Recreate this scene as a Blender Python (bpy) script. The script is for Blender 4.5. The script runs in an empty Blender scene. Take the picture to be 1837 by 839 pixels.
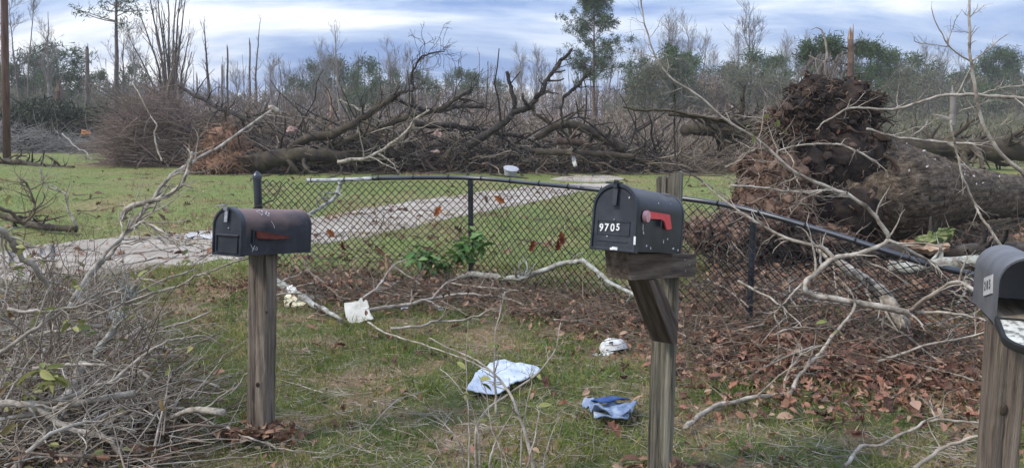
import bpy, bmesh, math, random
import numpy as np
from mathutils import Vector, Matrix

random.seed(7)
rng = np.random.default_rng(11)
SC = bpy.context.scene
COL = SC.collection
rad = math.radians

# ------------------------------------------------------------------ camera
CAMZ, PITCH, FPX = 1.4, rad(8.1), 1400.0
cam = bpy.data.cameras.new('camera')
cam.sensor_width = 36.0
cam.lens = FPX / 1837.0 * 36.0
cam.clip_start, cam.clip_end = 0.05, 3000
camo = bpy.data.objects.new('camera', cam)
camo.location = (0, 0, CAMZ)
camo.rotation_euler = (rad(90) - PITCH, 0, 0)
COL.objects.link(camo)
SC.camera = camo
SC.view_settings.view_transform = 'Standard'
SC.view_settings.look = 'None'
SC.view_settings.exposure = 1.2
SC.view_settings.gamma = 1.0
SC.view_settings.use_curve_mapping = False

# ------------------------------------------------------------------ world
SUN_EL, SUN_AZ = rad(46), rad(-112)          # azimuth from +Y towards +X: from the left, a little behind
wd = bpy.data.worlds.new('World')
SC.world = wd
wd.use_nodes = True
nt = wd.node_tree
nt.nodes.clear()
def N(t, typ, **kw):
    n = t.nodes.new(typ)
    for k, v in kw.items():
        setattr(n, k, v)
    return n
sky = N(nt, 'ShaderNodeTexSky', sky_type='NISHITA', sun_disc=False)
sky.sun_elevation = SUN_EL
sky.sun_rotation = SUN_AZ
tc = N(nt, 'ShaderNodeTexCoord')
sep = N(nt, 'ShaderNodeSeparateXYZ'); nt.links.new(tc.outputs['Generated'], sep.inputs[0])
zz = N(nt, 'ShaderNodeMath', operation='MAXIMUM'); nt.links.new(sep.outputs[2], zz.inputs[0]); zz.inputs[1].default_value = 0.0
za = N(nt, 'ShaderNodeMath', operation='ADD'); nt.links.new(zz.outputs[0], za.inputs[0]); za.inputs[1].default_value = 0.27
dx = N(nt, 'ShaderNodeMath', operation='DIVIDE'); nt.links.new(sep.outputs[0], dx.inputs[0]); nt.links.new(za.outputs[0], dx.inputs[1])
dy = N(nt, 'ShaderNodeMath', operation='DIVIDE'); nt.links.new(sep.outputs[1], dy.inputs[0]); nt.links.new(za.outputs[0], dy.inputs[1])
cmb = N(nt, 'ShaderNodeCombineXYZ'); nt.links.new(dx.outputs[0], cmb.inputs[0]); nt.links.new(dy.outputs[0], cmb.inputs[1])
mp = N(nt, 'ShaderNodeMapping'); nt.links.new(cmb.outputs[0], mp.inputs[0])
mp.inputs['Scale'].default_value = (0.55, 1.15, 1.0); mp.inputs['Location'].default_value = (3.1, 1.7, 0)
mp.inputs['Rotation'].default_value = (0, 0, rad(9))
n1 = N(nt, 'ShaderNodeTexNoise'); n1.inputs['Scale'].default_value = 1.7; n1.inputs['Detail'].default_value = 6; n1.inputs['Roughness'].default_value = 0.55
n1.inputs['Distortion'].default_value = 0.5
nt.links.new(mp.outputs[0], n1.inputs['Vector'])
cr = N(nt, 'ShaderNodeValToRGB')
cr.color_ramp.elements[0].position = 0.40; cr.color_ramp.elements[0].color = (1.5, 2.3, 4.3, 1)
cr.color_ramp.elements[1].position = 0.64; cr.color_ramp.elements[1].color = (6.9, 7.05, 7.35, 1)
e = cr.color_ramp.elements.new(0.50); e.color = (3.2, 3.95, 5.5, 1)
nt.links.new(n1.outputs[0], cr.inputs[0])
mixn = N(nt, 'ShaderNodeMixRGB'); mixn.inputs[0].default_value = 0.93
nt.links.new(sky.outputs[0], mixn.inputs[1]); nt.links.new(cr.outputs[0], mixn.inputs[2])
# overcast skies brighten steadily towards the zenith (CIE overcast law)
br = N(nt, 'ShaderNodeMath', operation='MULTIPLY_ADD'); nt.links.new(zz.outputs[0], br.inputs[0]); br.inputs[1].default_value = 1.7; br.inputs[2].default_value = 0.92
mul = N(nt, 'ShaderNodeMixRGB', blend_type='MULTIPLY'); mul.inputs[0].default_value = 1.0
nt.links.new(mixn.outputs[0], mul.inputs[1]); nt.links.new(br.outputs[0], mul.inputs[2])
bg = N(nt, 'ShaderNodeBackground'); bg.inputs['Strength'].default_value = 0.068
nt.links.new(mul.outputs[0], bg.inputs[0])
wo = N(nt, 'ShaderNodeOutputWorld'); nt.links.new(bg.outputs[0], wo.inputs[0])

# ------------------------------------------------------------------ sun
sl = bpy.data.lights.new('sun', 'SUN'); sl.energy = 1.5; sl.angle = rad(10); sl.color = (1.0, 0.91, 0.79)
so = bpy.data.objects.new('sun', sl); COL.objects.link(so)
sd = Vector((math.sin(SUN_AZ) * math.cos(SUN_EL), math.cos(SUN_AZ) * math.cos(SUN_EL), math.sin(SUN_EL)))
so.rotation_euler = sd.to_track_quat('Z', 'Y').to_euler()

# ------------------------------------------------------------------ measuring: the view of the photograph
cp, sp_ = math.cos(PITCH), math.sin(PITCH)
def P(px, py, Y):
    """point of the place seen at pixel (px,py) of the photograph, Y metres ahead"""
    xc, yc = (px - 918.5) / FPX, (419.5 - py) / FPX
    t = Y / (cp + yc * sp_)
    return np.array((xc * t, Y, CAMZ + (yc * cp - sp_) * t))
def G(px, py, z=0.0):
    xc, yc = (px - 918.5) / FPX, (419.5 - py) / FPX
    t = (z - CAMZ) / (yc * cp - sp_)
    return np.array((xc * t, (cp + yc * sp_) * t, z))

_ph = rng.uniform(0, 6.28, (10, 2)); _an = rng.uniform(0, 6.28, 10)
def sn(x, y, s):
    """smooth 2-d variation about -1..1, feature size s metres"""
    v = 0
    for i in range(10):
        f = 6.28 / s * (0.6 + 0.12 * i)
        v = v + np.sin(f * (x * math.cos(_an[i]) + y * math.sin(_an[i])) + _ph[i, 0])
    return v / 3.2
def gh(x, y):
    """ground height"""
    x = np.asarray(x, float); y = np.asarray(y, float)
    m = np.clip((7.4 - y) / 1.2, 0, 1)
    return (0.018 * sn(x, y, 2.1) + 0.007 * sn(x + 9, y, .55)) * m

# ------------------------------------------------------------------ meshes
class MB:
    def __init__(s):
        s.v = []; s.li = []; s.lt = []; s.mi = []; s.n = 0
    def add(s, verts, faces, m=0):
        """faces: array [F,k] or list of such arrays"""
        verts = np.asarray(verts, float).reshape(-1, 3)
        if not isinstance(faces, list): faces = [faces]
        for f in faces:
            f = np.asarray(f, np.int64)
            if f.size == 0: continue
            s.li.append((f + s.n).ravel()); s.lt.append(np.full(len(f), f.shape[1])); s.mi.append(np.full(len(f), m))
        s.v.append(verts); s.n += len(verts)
        return s
    def tubes(s, paths, radii, sides=6, m=0, caps=False, flat=1.0, rough=0.0):
        Pp = np.asarray(paths, float); R = np.asarray(radii, float)
        if Pp.ndim == 2: Pp = Pp[None]; R = R[None]
        n, k = Pp.shape[:2]
        T = np.gradient(Pp, axis=1)
        T /= np.linalg.norm(T, axis=2, keepdims=True) + 1e-9
        mean = T.mean(1)
        ref = np.where((np.abs(mean[:, 2]) < .8)[:, None], np.array([0, 0, 1.]), np.array([1., 0.13, 0]))[:, None, :]
        A = np.cross(T, ref); A /= np.linalg.norm(A, axis=2, keepdims=True) + 1e-9
        B = np.cross(T, A)
        an = np.arange(sides) * 2 * math.pi / sides
        V = Pp[:, :, None, :] + R[:, :, None, None] * (A[:, :, None, :] * np.cos(an)[None, None, :, None] + flat * B[:, :, None, :] * np.sin(an)[None, None, :, None])
        if rough: V = Pp[:, :, None, :] + (V - Pp[:, :, None, :]) * (1 + rng.normal(0, rough, V.shape[:3]))[..., None]
        i = np.arange(n)[:, None, None] * k * sides; j = np.arange(k - 1)[None, :, None] * sides; q = np.arange(sides)[None, None, :]
        q2 = (q + 1) % sides
        a = i + j + q; b = i + j + q2; c = i + j + sides + q2; d = i + j + sides + q
        F = [np.stack([a, d, c, b], -1).reshape(-1, 4)]
        if caps:
            st = np.arange(n)[:, None] * k * sides
            F.append(st + np.arange(sides)[None, :]); F.append(st + (k - 1) * sides + np.arange(sides)[None, ::-1])
        return s.add(V, F, m)
    def inst(s, tv, tf, M, L, m=0):
        tv = np.asarray(tv, float); n = len(L); nv = len(tv)
        V = np.einsum('nij,vj->nvi', M, tv) + np.asarray(L)[:, None, :]
        off = (np.arange(n) * nv)[:, None, None]
        return s.add(V, [(np.asarray(f)[None] + off).reshape(-1, np.asarray(f).shape[1]) for f in (tf if isinstance(tf, list) else [tf])], m)
    def box(s, size, M=None, m=0, taper=None):
        x, y, z = np.asarray(size) / 2
        v = np.array([(-x, -y, -z), (x, -y, -z), (x, y, -z), (-x, y, -z), (-x, -y, z), (x, -y, z), (x, y, z), (-x, y, z)])
        if taper: v[4:, :2] *= taper
        return s.add(xf(v, M), np.array([(0, 3, 2, 1), (4, 5, 6, 7), (0, 1, 5, 4), (1, 2, 6, 5), (2, 3, 7, 6), (3, 0, 4, 7)]), m)
    def bm(s, b, M=None, m=0):
        b.verts.index_update()
        v = np.array([tuple(q.co) for q in b.verts])
        by = {}
        for f in b.faces: by.setdefault(len(f.verts), []).append([q.index for q in f.verts])
        s.add(xf(v, M), [np.array(q) for q in by.values()], m); b.free()
        return s
    def build(s, name, mats, parent=None, smooth=True, origin=None, kind=None, auto=None, frame=None):
        v = np.concatenate(s.v)
        if parent is not None: org = np.array(BASE[parent.name])
        elif origin is not None: org = np.asarray(origin, float)
        else: org = np.array([(v[:, 0].min() + v[:, 0].max()) / 2, (v[:, 1].min() + v[:, 1].max()) / 2, v[:, 2].min()])
        if frame is not None:      # the mesh keeps its own axes (for the grain of a plank)
            fi = np.array(frame.inverted()); v = v @ fi[:3, :3].T + fi[:3, 3]
        else: v = v - org
        me = bpy.data.meshes.new(name)
        li = np.concatenate(s.li); lt = np.concatenate(s.lt)
        me.vertices.add(len(v)); me.vertices.foreach_set('co', v.ravel())
        me.loops.add(len(li)); me.loops.foreach_set('vertex_index', li.astype(np.int32))
        me.polygons.add(len(lt))
        me.polygons.foreach_set('loop_start', np.concatenate([[0], np.cumsum(lt)[:-1]]).astype(np.int32))
        me.polygons.foreach_set('loop_total', lt.astype(np.int32))
        for q in (mats if isinstance(mats, (list, tuple)) else [mats]): me.materials.append(q)
        me.polygons.foreach_set('material_index', np.concatenate(s.mi).astype(np.int32))
        me.polygons.foreach_set('use_smooth', np.full(len(lt), bool(smooth)))
        me.update(calc_edges=True); me.validate()
        if auto is not None: me.set_sharp_from_angle(angle=rad(auto))
        o = bpy.data.objects.new(name, me); COL.objects.link(o)
        if parent is not None: o.parent = parent
        else: o.location = org
        if frame is not None: o.location = Vector(frame.translation) - (Vector(org) if parent is not None else Vector((0, 0, 0))); o.rotation_euler = frame.to_euler()
        BASE[o.name] = tuple(org)
        if kind: o['kind'] = kind
        return o
BASE = {}
def xf(v, M):
    if M is None: return v
    M = np.array(M)
    return v @ M[:3, :3].T + M[:3, 3]
def tag(o, label, cat, group=None):
    o['label'] = label; o['category'] = cat
    if group: o['group'] = group
    return o
def thing(name, label, cat, loc=(0, 0, 0), group=None):
    o = bpy.data.objects.new(name, None); COL.objects.link(o); o.empty_display_size = .1
    o.location = tuple(loc); BASE[o.name] = tuple(loc)
    return tag(o, label, cat, group)
def copy_tree(o, loc=None, rot=None, scale=None, label=None, parent=None):
    c = o.copy(); COL.objects.link(c)
    if parent is not None: c.parent = parent
    if loc is not None: c.location = tuple(loc)
    if rot is not None: c.rotation_euler = rot
    if scale is not None: c.scale = scale if hasattr(scale, '__len__') else (scale,) * 3
    if label: c['label'] = label
    for ch in o.children: copy_tree(ch, parent=c)
    return c
def leaf_obj(name, me, loc, rot, scale=1.0, parent=None):
    o = bpy.data.objects.new(name, me); COL.objects.link(o)
    if parent is not None:
        o.parent = parent; loc = np.asarray(loc) - np.array(BASE[parent.name])
    o.location = tuple(loc); o.rotation_euler = rot; o.scale = (scale,) * 3
    return o
def T(x, y, z): return Matrix.Translation((x, y, z))
def RX(a): return Matrix.Rotation(a, 4, 'X')
def RY(a): return Matrix.Rotation(a, 4, 'Y')
def RZ(a): return Matrix.Rotation(a, 4, 'Z')

def rotm(n, flat=None):
    """n random rotations; flat: largest tilt from lying level"""
    if flat is None:
        q = rng.normal(size=(n, 4)); q /= np.linalg.norm(q, axis=1, keepdims=True)
        w, x, y, z = q.T
        return np.stack([np.stack([1 - 2 * (y * y + z * z), 2 * (x * y - w * z), 2 * (x * z + w * y)], -1),
                         np.stack([2 * (x * y + w * z), 1 - 2 * (x * x + z * z), 2 * (y * z - w * x)], -1),
                         np.stack([2 * (x * z - w * y), 2 * (y * z + w * x), 1 - 2 * (x * x + y * y)], -1)], 1)
    a = rng.uniform(0, 6.283, n); t = rng.normal(0, flat, n); u = rng.normal(0, flat, n)
    return euler(t, u, a)
def euler(t, u, a):
    ca, sa, ct, st, cu, su = np.cos(a), np.sin(a), np.cos(t), np.sin(t), np.cos(u), np.sin(u)
    z0, o1 = np.zeros_like(a), np.ones_like(a)
    Rx = np.stack([np.stack([o1, z0, z0], -1), np.stack([z0, ct, -st], -1), np.stack([z0, st, ct], -1)], 1)
    Ry = np.stack([np.stack([cu, z0, su], -1), np.stack([z0, o1, z0], -1), np.stack([-su, z0, cu], -1)], 1)
    Rz = np.stack([np.stack([ca, -sa, z0], -1), np.stack([sa, ca, z0], -1), np.stack([z0, z0, o1], -1)], 1)
    return Rz @ Ry @ Rx
def spline(pts, n=24, jit=0.0):
    p = np.asarray(pts, float)
    if len(p) == 2: p = np.array([p[0], (p[0] + p[1]) / 2, p[1]])
    q = np.vstack([2 * p[0] - p[1], p, 2 * p[-1] - p[-2]])
    t = np.linspace(0, len(p) - 1 - 1e-6, n); i = t.astype(int); f = (t - i)[:, None]
    a, b, c, d = q[i], q[i + 1], q[i + 2], q[i + 3]
    r = .5 * (2 * b + (c - a) * f + (2 * a - 5 * b + 4 * c - d) * f * f + (3 * b - a - 3 * c + d) * f ** 3)
    if jit:
        w = rng.normal(0, jit, r.shape); w[0] = 0
        w = (w + np.roll(w, 1, 0) + np.roll(w, -1, 0)) / 2
        r = r + w
    return r
def spawn(Pp, R, n, l0, l1, ang=.8, K=5, curl=.25, up=0.0, t0=.2, t1=1.0, rf=.6, tip=.25, rmin=.0008, short=.5):
    """side shoots of the given stems: arrays in, arrays out"""
    Pp = np.asarray(Pp, float); R = np.asarray(R, float)
    if Pp.ndim == 2: Pp = Pp[None]; R = R[None]
    Nn, K0 = Pp.shape[:2]
    t = rng.uniform(t0, t1, (Nn, n)); x = t * (K0 - 1); i0 = np.minimum(x.astype(int), K0 - 2); f = x - i0
    ar = np.arange(Nn)[:, None]
    a, b = Pp[ar, i0], Pp[ar, i0 + 1]
    pos = a + (b - a) * f[..., None]
    tan = b - a; tan /= np.linalg.norm(tan, axis=-1, keepdims=True) + 1e-9
    r0 = (R[ar, i0] * (1 - f) + R[ar, i0 + 1] * f) * rf
    per = rng.normal(size=tan.shape); per -= (per * tan).sum(-1, keepdims=True) * tan; per /= np.linalg.norm(per, axis=-1, keepdims=True) + 1e-9
    g = ang * rng.uniform(.6, 1.3, (Nn, n, 1))
    d = tan * np.cos(g) + per * np.sin(g)
    L = rng.uniform(l0, l1, (Nn, n)) * (1 - short * t)
    pos = pos.reshape(-1, 3); d = d.reshape(-1, 3); L = L.ravel(); r0 = r0.ravel()
    out = [pos]
    for k in range(K - 1):
        d = d + rng.normal(0, curl, d.shape); d[:, 2] += up
        d /= np.linalg.norm(d, axis=1, keepdims=True)
        out.append(out[-1] + d * (L / (K - 1))[:, None])
    Q = np.stack(out, 1)
    rr = np.maximum(r0[:, None] * np.linspace(1, tip, K)[None], rmin)
    return Q, rr
def walk(pos, d, L, r0, K=6, curl=.2, up=0.0, tip=.3):
    pos = np.asarray(pos, float); d = np.asarray(d, float); out = [pos]
    d = d / (np.linalg.norm(d, axis=1, keepdims=True) + 1e-9)
    for k in range(K - 1):
        d = d + rng.normal(0, curl, d.shape); d[:, 2] += up
        d /= np.linalg.norm(d, axis=1, keepdims=True)
        out.append(out[-1] + d * (np.asarray(L) / (K - 1))[:, None])
    return np.stack(out, 1), np.asarray(r0)[:, None] * np.linspace(1, tip, K)[None]

# ------------------------------------------------------------------ materials
def mat(name, cols, scale=6, stretch=(1, 1, 1), rough=.85, bump=0.0, bscale=None, detail=5, island=0.0, objrand=0.0, spec=.3, pos=None, metal=0.0, trans=0.0, dist=0.0, rnoise=.6, coord='Object'):
    m = bpy.data.materials.new(name); m.use_nodes = True
    t = m.node_tree; t.nodes.clear(); L = t.links.new
    out = N(t, 'ShaderNodeOutputMaterial'); b = N(t, 'ShaderNodeBsdfPrincipled')
    b.inputs['Roughness'].default_value = rough; b.inputs['Specular IOR Level'].default_value = spec; b.inputs['Metallic'].default_value = metal
    tcn = N(t, 'ShaderNodeTexCoord'); mpn = N(t, 'ShaderNodeMapping'); mpn.inputs['Scale'].default_value = stretch
    L(tcn.outputs[coord], mpn.inputs[0])
    no = N(t, 'ShaderNodeTexNoise'); no.inputs['Scale'].default_value = scale; no.inputs['Detail'].default_value = detail
    no.inputs['Roughness'].default_value = rnoise; no.inputs['Distortion'].default_value = dist
    L(mpn.outputs[0], no.inputs['Vector'])
    r = N(t, 'ShaderNodeValToRGB'); el = r.color_ramp.elements
    n = len(cols); pos = pos or [.3 + .4 * i / max(1, n - 1) for i in range(n)]
    while len(el) < n: el.new(.5)
    for i in range(n):
        el[i].position = pos[i]; el[i].color = (*cols[i], 1)
    fac = no.outputs[0]
    if island or objrand:
        g = N(t, 'ShaderNodeNewGeometry') if island else N(t, 'ShaderNodeObjectInfo')
        mx = N(t, 'ShaderNodeMix'); mx.inputs[0].default_value = island or objrand
        mr = N(t, 'ShaderNodeMapRange'); mr.inputs['To Min'].default_value = .25; mr.inputs['To Max'].default_value = .75
        L(g.outputs['Random Per Island' if island else 'Random'], mr.inputs[0])
        L(no.outputs[0], mx.inputs[2]); L(mr.outputs[0], mx.inputs[3]); fac = mx.outputs[0]
    L(fac, r.inputs[0]); L(r.outputs[0], b.inputs['Base Color'])
    if bump:
        n2 = N(t, 'ShaderNodeTexNoise'); n2.inputs['Scale'].default_value = bscale or scale * 2; n2.inputs['Detail'].default_value = 6; n2.inputs['Roughness'].default_value = .65
        L(mpn.outputs[0], n2.inputs['Vector'])
        bp = N(t, 'ShaderNodeBump'); bp.inputs['Strength'].default_value = min(1, bump); bp.inputs['Distance'].default_value = .02
        L(n2.outputs[0], bp.inputs['Height']); L(bp.outputs[0], b.inputs['Normal'])
    sh = b.outputs[0]
    if trans:
        tr = N(t, 'ShaderNodeBsdfTranslucent'); L(r.outputs[0], tr.inputs[0]); ms = N(t, 'ShaderNodeMixShader'); ms.inputs[0].default_value = trans
        L(b.outputs[0], ms.inputs[1]); L(tr.outputs[0], ms.inputs[2]); sh = ms.outputs[0]
    L(sh, out.inputs[0])
    m['b'] = 1
    return m
M = {}
M['twig_grey'] = mat('twig_grey', [(.08, .064, .048), (.265, .228, .18), (.47, .425, .355)], 9, rough=.9, bump=.4, bscale=60, island=.35)
M['branch_pale'] = mat('branch_pale', [(.10, .08, .06), (.30, .262, .21), (.50, .455, .385)], 14, rough=.9, bump=.5, bscale=70)
M['twig_brown'] = mat('twig_brown', [(.045, .034, .026), (.13, .098, .072), (.27, .22, .17)], 7, rough=.9, bump=.3, bscale=50, island=.5)
M['branch_dark'] = mat('branch_dark', [(.012, .010, .009), (.033, .027, .023), (.075, .064, .054)], 9, rough=.9, bump=.6, bscale=40)
M['branch_mossy'] = mat('branch_mossy', [(.014, .011, .009), (.043, .033, .025), (.060, .049, .029), (.11, .092, .068)], 3.5, rough=.95, bump=.7, bscale=30)
M['log_lichen'] = mat('log_lichen', [(.08, .07, .06), (.22, .20, .17), (.33, .35, .31), (.45, .44, .40)], 18, rough=.95, bump=.6, bscale=60)
M['bark_big'] = mat('bark_big', [(.012, .009, .006), (.066, .047, .031), (.125, .094, .064), (.28, .225, .165)], 20, rough=.95, bump=1, bscale=34, stretch=(.2, 1, 1), rnoise=.8, detail=9, pos=[.36, .47, .56, .66])
M['bark_far'] = mat('bark_far', [(.05, .042, .037), (.12, .10, .088), (.2, .175, .155)], 3, rough=.95, objrand=.4)
M['bark_pine'] = mat('bark_pine', [(.05, .035, .028), (.12, .075, .055), (.17, .115, .085)], 4, rough=.95, bump=.5)
M['bark_palefar'] = mat('bark_palefar', [(.16, .14, .125), (.26, .235, .215)], 3, rough=.95)
M['root'] = mat('root', [(.012, .008, .006), (.050, .032, .023), (.17, .125, .092)], 8, rough=.95, bump=.6, bscale=40, island=.5)
M['root_red'] = mat('root_red', [(.035, .021, .015), (.095, .056, .039), (.22, .15, .105)], 8, rough=.95, bump=.6, bscale=40, island=.5)
M['soil'] = mat('soil', [(.010, .008, .007), (.026, .019, .016), (.055, .038, .029)], 6, rough=1, bump=1, bscale=20)
M['clay'] = mat('clay', [(.09, .05, .033), (.20, .112, .068), (.31, .18, .11)], 5, rough=1, bump=1, bscale=14)
M['splinter'] = mat('splinter', [(.14, .09, .06), (.30, .20, .13), (.46, .35, .25)], 9, stretch=(1, 1, .3), rough=.9, bump=.5)
M['moss'] = mat('moss', [(.03, .035, .015), (.10, .125, .04), (.19, .205, .08), (.24, .22, .15)], 11, rough=1, bump=.8)
M['grass'] = mat('grass', [(.056, .084, .014), (.148, .18, .032), (.30, .275, .085)], 1.3, rough=.75, island=.55, trans=.25)
M['dry_grass'] = mat('dry_grass', [(.13, .092, .045), (.30, .228, .12), (.50, .405, .24)], 1.7, rough=.85, island=.6, trans=.15)
M['far_grass'] = mat('far_grass', [(.10, .095, .05), (.17, .155, .085), (.25, .215, .13)], .3, rough=.9, island=.5)
M['dead_leaf'] = mat('dead_leaf', [(.045, .025, .017), (.13, .066, .040), (.25, .135, .082), (.34, .24, .165)], 5, rough=.75, island=.75, trans=.12)
M['red_litter'] = mat('red_litter', [(.06, .028, .02), (.16, .068, .046), (.29, .135, .088), (.36, .25, .18)], 5, rough=.72, island=.8, trans=.12)
M['pile_leaf'] = mat('pile_leaf', [(.10, .055, .03), (.17, .12, .05), (.19, .20, .07), (.30, .29, .12)], 5, rough=.72, island=.8, trans=.2)
M['dead_leaf_one'] = mat('dead_leaf_one', [(.055, .030, .022), (.14, .060, .040), (.27, .125, .08), (.36, .24, .17)], 5, rough=.72, objrand=.75, trans=.12)
M['orange_leaf'] = mat('orange_leaf', [(.28, .09, .03), (.46, .17, .06)], 25, rough=.7, trans=.25)
M['red_leaf'] = mat('red_leaf', [(.12, .035, .02), (.24, .07, .035)], 25, rough=.7, trans=.2)
M['green_leaf'] = mat('green_leaf', [(.045, .11, .025), (.095, .20, .045), (.17, .28, .08)], 9, rough=.5, spec=.45, objrand=.6, trans=.25)
M['olive_leaf'] = mat('olive_leaf', [(.10, .12, .035), (.20, .22, .07), (.32, .31, .11)], 9, rough=.65, objrand=.6, trans=.3)
M['needles'] = mat('needles', [(.020, .042, .014), (.046, .082, .026), (.09, .125, .045)], .5, rough=.8, island=.55, trans=.15)
M['needles_dark'] = mat('needles_dark', [(.016, .022, .012), (.032, .042, .02), (.06, .062, .035)], .6, rough=.85, island=.55)
M['shrubby'] = mat('shrubby', [(.068, .076, .046), (.13, .132, .083), (.20, .188, .13)], .35, rough=.9, island=.5, trans=.15)
M['brush_brown'] = mat('brush_brown', [(.09, .069, .052), (.18, .139, .104), (.28, .226, .176)], .12, rough=.95, island=.5)
M['brush_purple'] = mat('brush_purple', [(.10, .073, .06), (.18, .135, .112), (.30, .235, .20)], 1.2, rough=.95, island=.5)
M['brush_grey'] = mat('brush_grey', [(.13, .12, .11), (.22, .205, .19), (.30, .285, .265)], .2, rough=.95, island=.5)
M['wood_post'] = mat('wood_post', [(.045, .036, .028), (.135, .108, .084), (.19, .155, .122), (.30, .258, .21)], 1.0, stretch=(58, 58, 1.9), rough=.92, bump=.8, bscale=1.4, pos=[.34, .45, .57, .70], rnoise=.7)
M['wood_green'] = mat('wood_green', [(.036, .031, .024), (.125, .112, .084), (.20, .185, .142), (.33, .315, .255)], 1.0, stretch=(58, 58, 1.9), rough=.92, bump=.8, bscale=1.4, pos=[.34, .45, .57, .70], rnoise=.7)
M['wood_arm'] = mat('wood_arm', [(.028, .02, .016), (.075, .054, .042), (.13, .10, .08), (.20, .165, .135)], 1.0, stretch=(45, 3, 45), rough=.92, bump=.5, bscale=1.3, pos=[.28, .45, .6, .75])
M['wood_board'] = mat('wood_board', [(.10, .08, .06), (.22, .185, .14), (.34, .30, .24)], 1.0, stretch=(45, 3, 45), rough=.9, bump=.4, bscale=1.3)
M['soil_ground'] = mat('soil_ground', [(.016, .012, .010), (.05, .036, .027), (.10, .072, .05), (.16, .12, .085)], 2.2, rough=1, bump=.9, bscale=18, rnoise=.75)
M['root_clay'] = mat('root_clay', [(.09, .052, .033), (.21, .125, .08), (.36, .235, .16)], 4, rough=.95, island=.5)
M['knot_dark'] = mat('knot_dark', [(.03, .022, .016), (.085, .06, .042)], 60, rough=.95)
M['black_chain'] = mat('black_chain', [(.010, .012, .014), (.022, .025, .028)], 20, rough=.45, spec=.4)
M['rail_black'] = mat('rail_black', [(.012, .015, .020), (.030, .036, .046)], 5, rough=.32, spec=.6)
M['rail_worn'] = mat('rail_worn', [(.05, .055, .06), (.42, .43, .42)], 16, rough=.5, pos=[.4, .5], stretch=(1, 6, 6))
M['black_box'] = mat('black_box', [(.008, .010, .014), (.016, .019, .026), (.032, .036, .044), (.085, .068, .056)], 9, pos=[.3, .48, .62, .76], rough=.42, spec=.45, bump=.08, bscale=90)
M['flag_red'] = mat('flag_red', [(.55, .055, .06), (.74, .10, .105)], 30, rough=.5)
M['flag_maroon'] = mat('flag_maroon', [(.07, .018, .013), (.16, .037, .025)], 25, rough=.65)
M['pink_disc'] = mat('pink_disc', [(.5, .22, .22), (.68, .42, .42)], 40, rough=.6)
M['steel'] = mat('steel', [(.22, .22, .23), (.42, .42, .42)], 40, rough=.4, metal=.6)
M['white_paint'] = mat('white_paint', [(.62, .62, .60), (.82, .82, .80)], 60, rough=.7)
M['white_chip'] = mat('white_chip', [(.5, .5, .5), (.75, .75, .75)], 90, rough=.8)
M['grey_box'] = mat('grey_box', [(.075, .077, .083), (.135, .138, .145)], 9, rough=.55, bump=.1, bscale=80)
M['grey_inside'] = mat('grey_inside', [(.42, .42, .42), (.55, .55, .55)], 7, rough=.7)
M['door_speckled'] = mat('door_speckled', [(.10, .11, .10), (.17, .17, .15), (.42, .42, .37), (.56, .55, .50)], 34, rough=.8, pos=[.3, .44, .5, .7])
M['plaque'] = mat('plaque', [(.38, .38, .37), (.52, .52, .50)], 40, rough=.6)
M['board'] = mat('board', [(.38, .37, .32), (.56, .55, .49), (.64, .64, .60)], 12, rough=.9, bump=.3)
M['foam_yellow'] = mat('foam_yellow', [(.52, .49, .32), (.70, .66, .46)], 14, rough=.9, bump=.4)
M['cloth_white'] = mat('cloth_white', [(.27, .32, .40), (.41, .465, .535), (.50, .54, .585)], 10, rough=.9)
M['denim'] = mat('denim', [(.07, .11, .20), (.19, .25, .36), (.34, .385, .45)], 16, rough=.95, bump=.4, bscale=120)
M['denim_dark'] = mat('denim_dark', [(.02, .04, .12), (.05, .10, .25)], 20, rough=.95)
M['cap_white'] = mat('cap_white', [(.48, .48, .47), (.62, .62, .60)], 25, rough=.9)
M['tub_grey'] = mat('tub_grey', [(.28, .29, .31), (.42, .43, .45)], 8, rough=.6)
M['metal_sheet'] = mat('metal_sheet', [(.12, .125, .14), (.26, .27, .29)], 3, rough=.5)
M['car_white'] = mat('car_white', [(.65, .66, .67), (.78, .78, .78)], 2, rough=.25, spec=.5)
M['car_glass'] = mat('car_glass', [(.02, .025, .03), (.04, .045, .05)], 2, rough=.1, spec=.6)
M['rubber'] = mat('rubber', [(.012, .012, .012), (.025, .025, .025)], 9, rough=.8)
M['hanging_grey'] = mat('hanging_grey', [(.10, .085, .075), (.25, .22, .20)], 2, rough=.95, island=.5)
M['pole_brown'] = mat('pole_brown', [(.05, .028, .02), (.11, .06, .042), (.15, .09, .065)], 2, stretch=(8, 8, .6), rough=.9, bump=.3)
M['puddle'] = mat('puddle', [(.40, .38, .35), (.52, .50, .47)], 2, rough=.3, spec=.5)
M['wire'] = mat('wire', [(.01, .01, .01), (.02, .02, .02)], 5, rough=.6)

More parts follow.
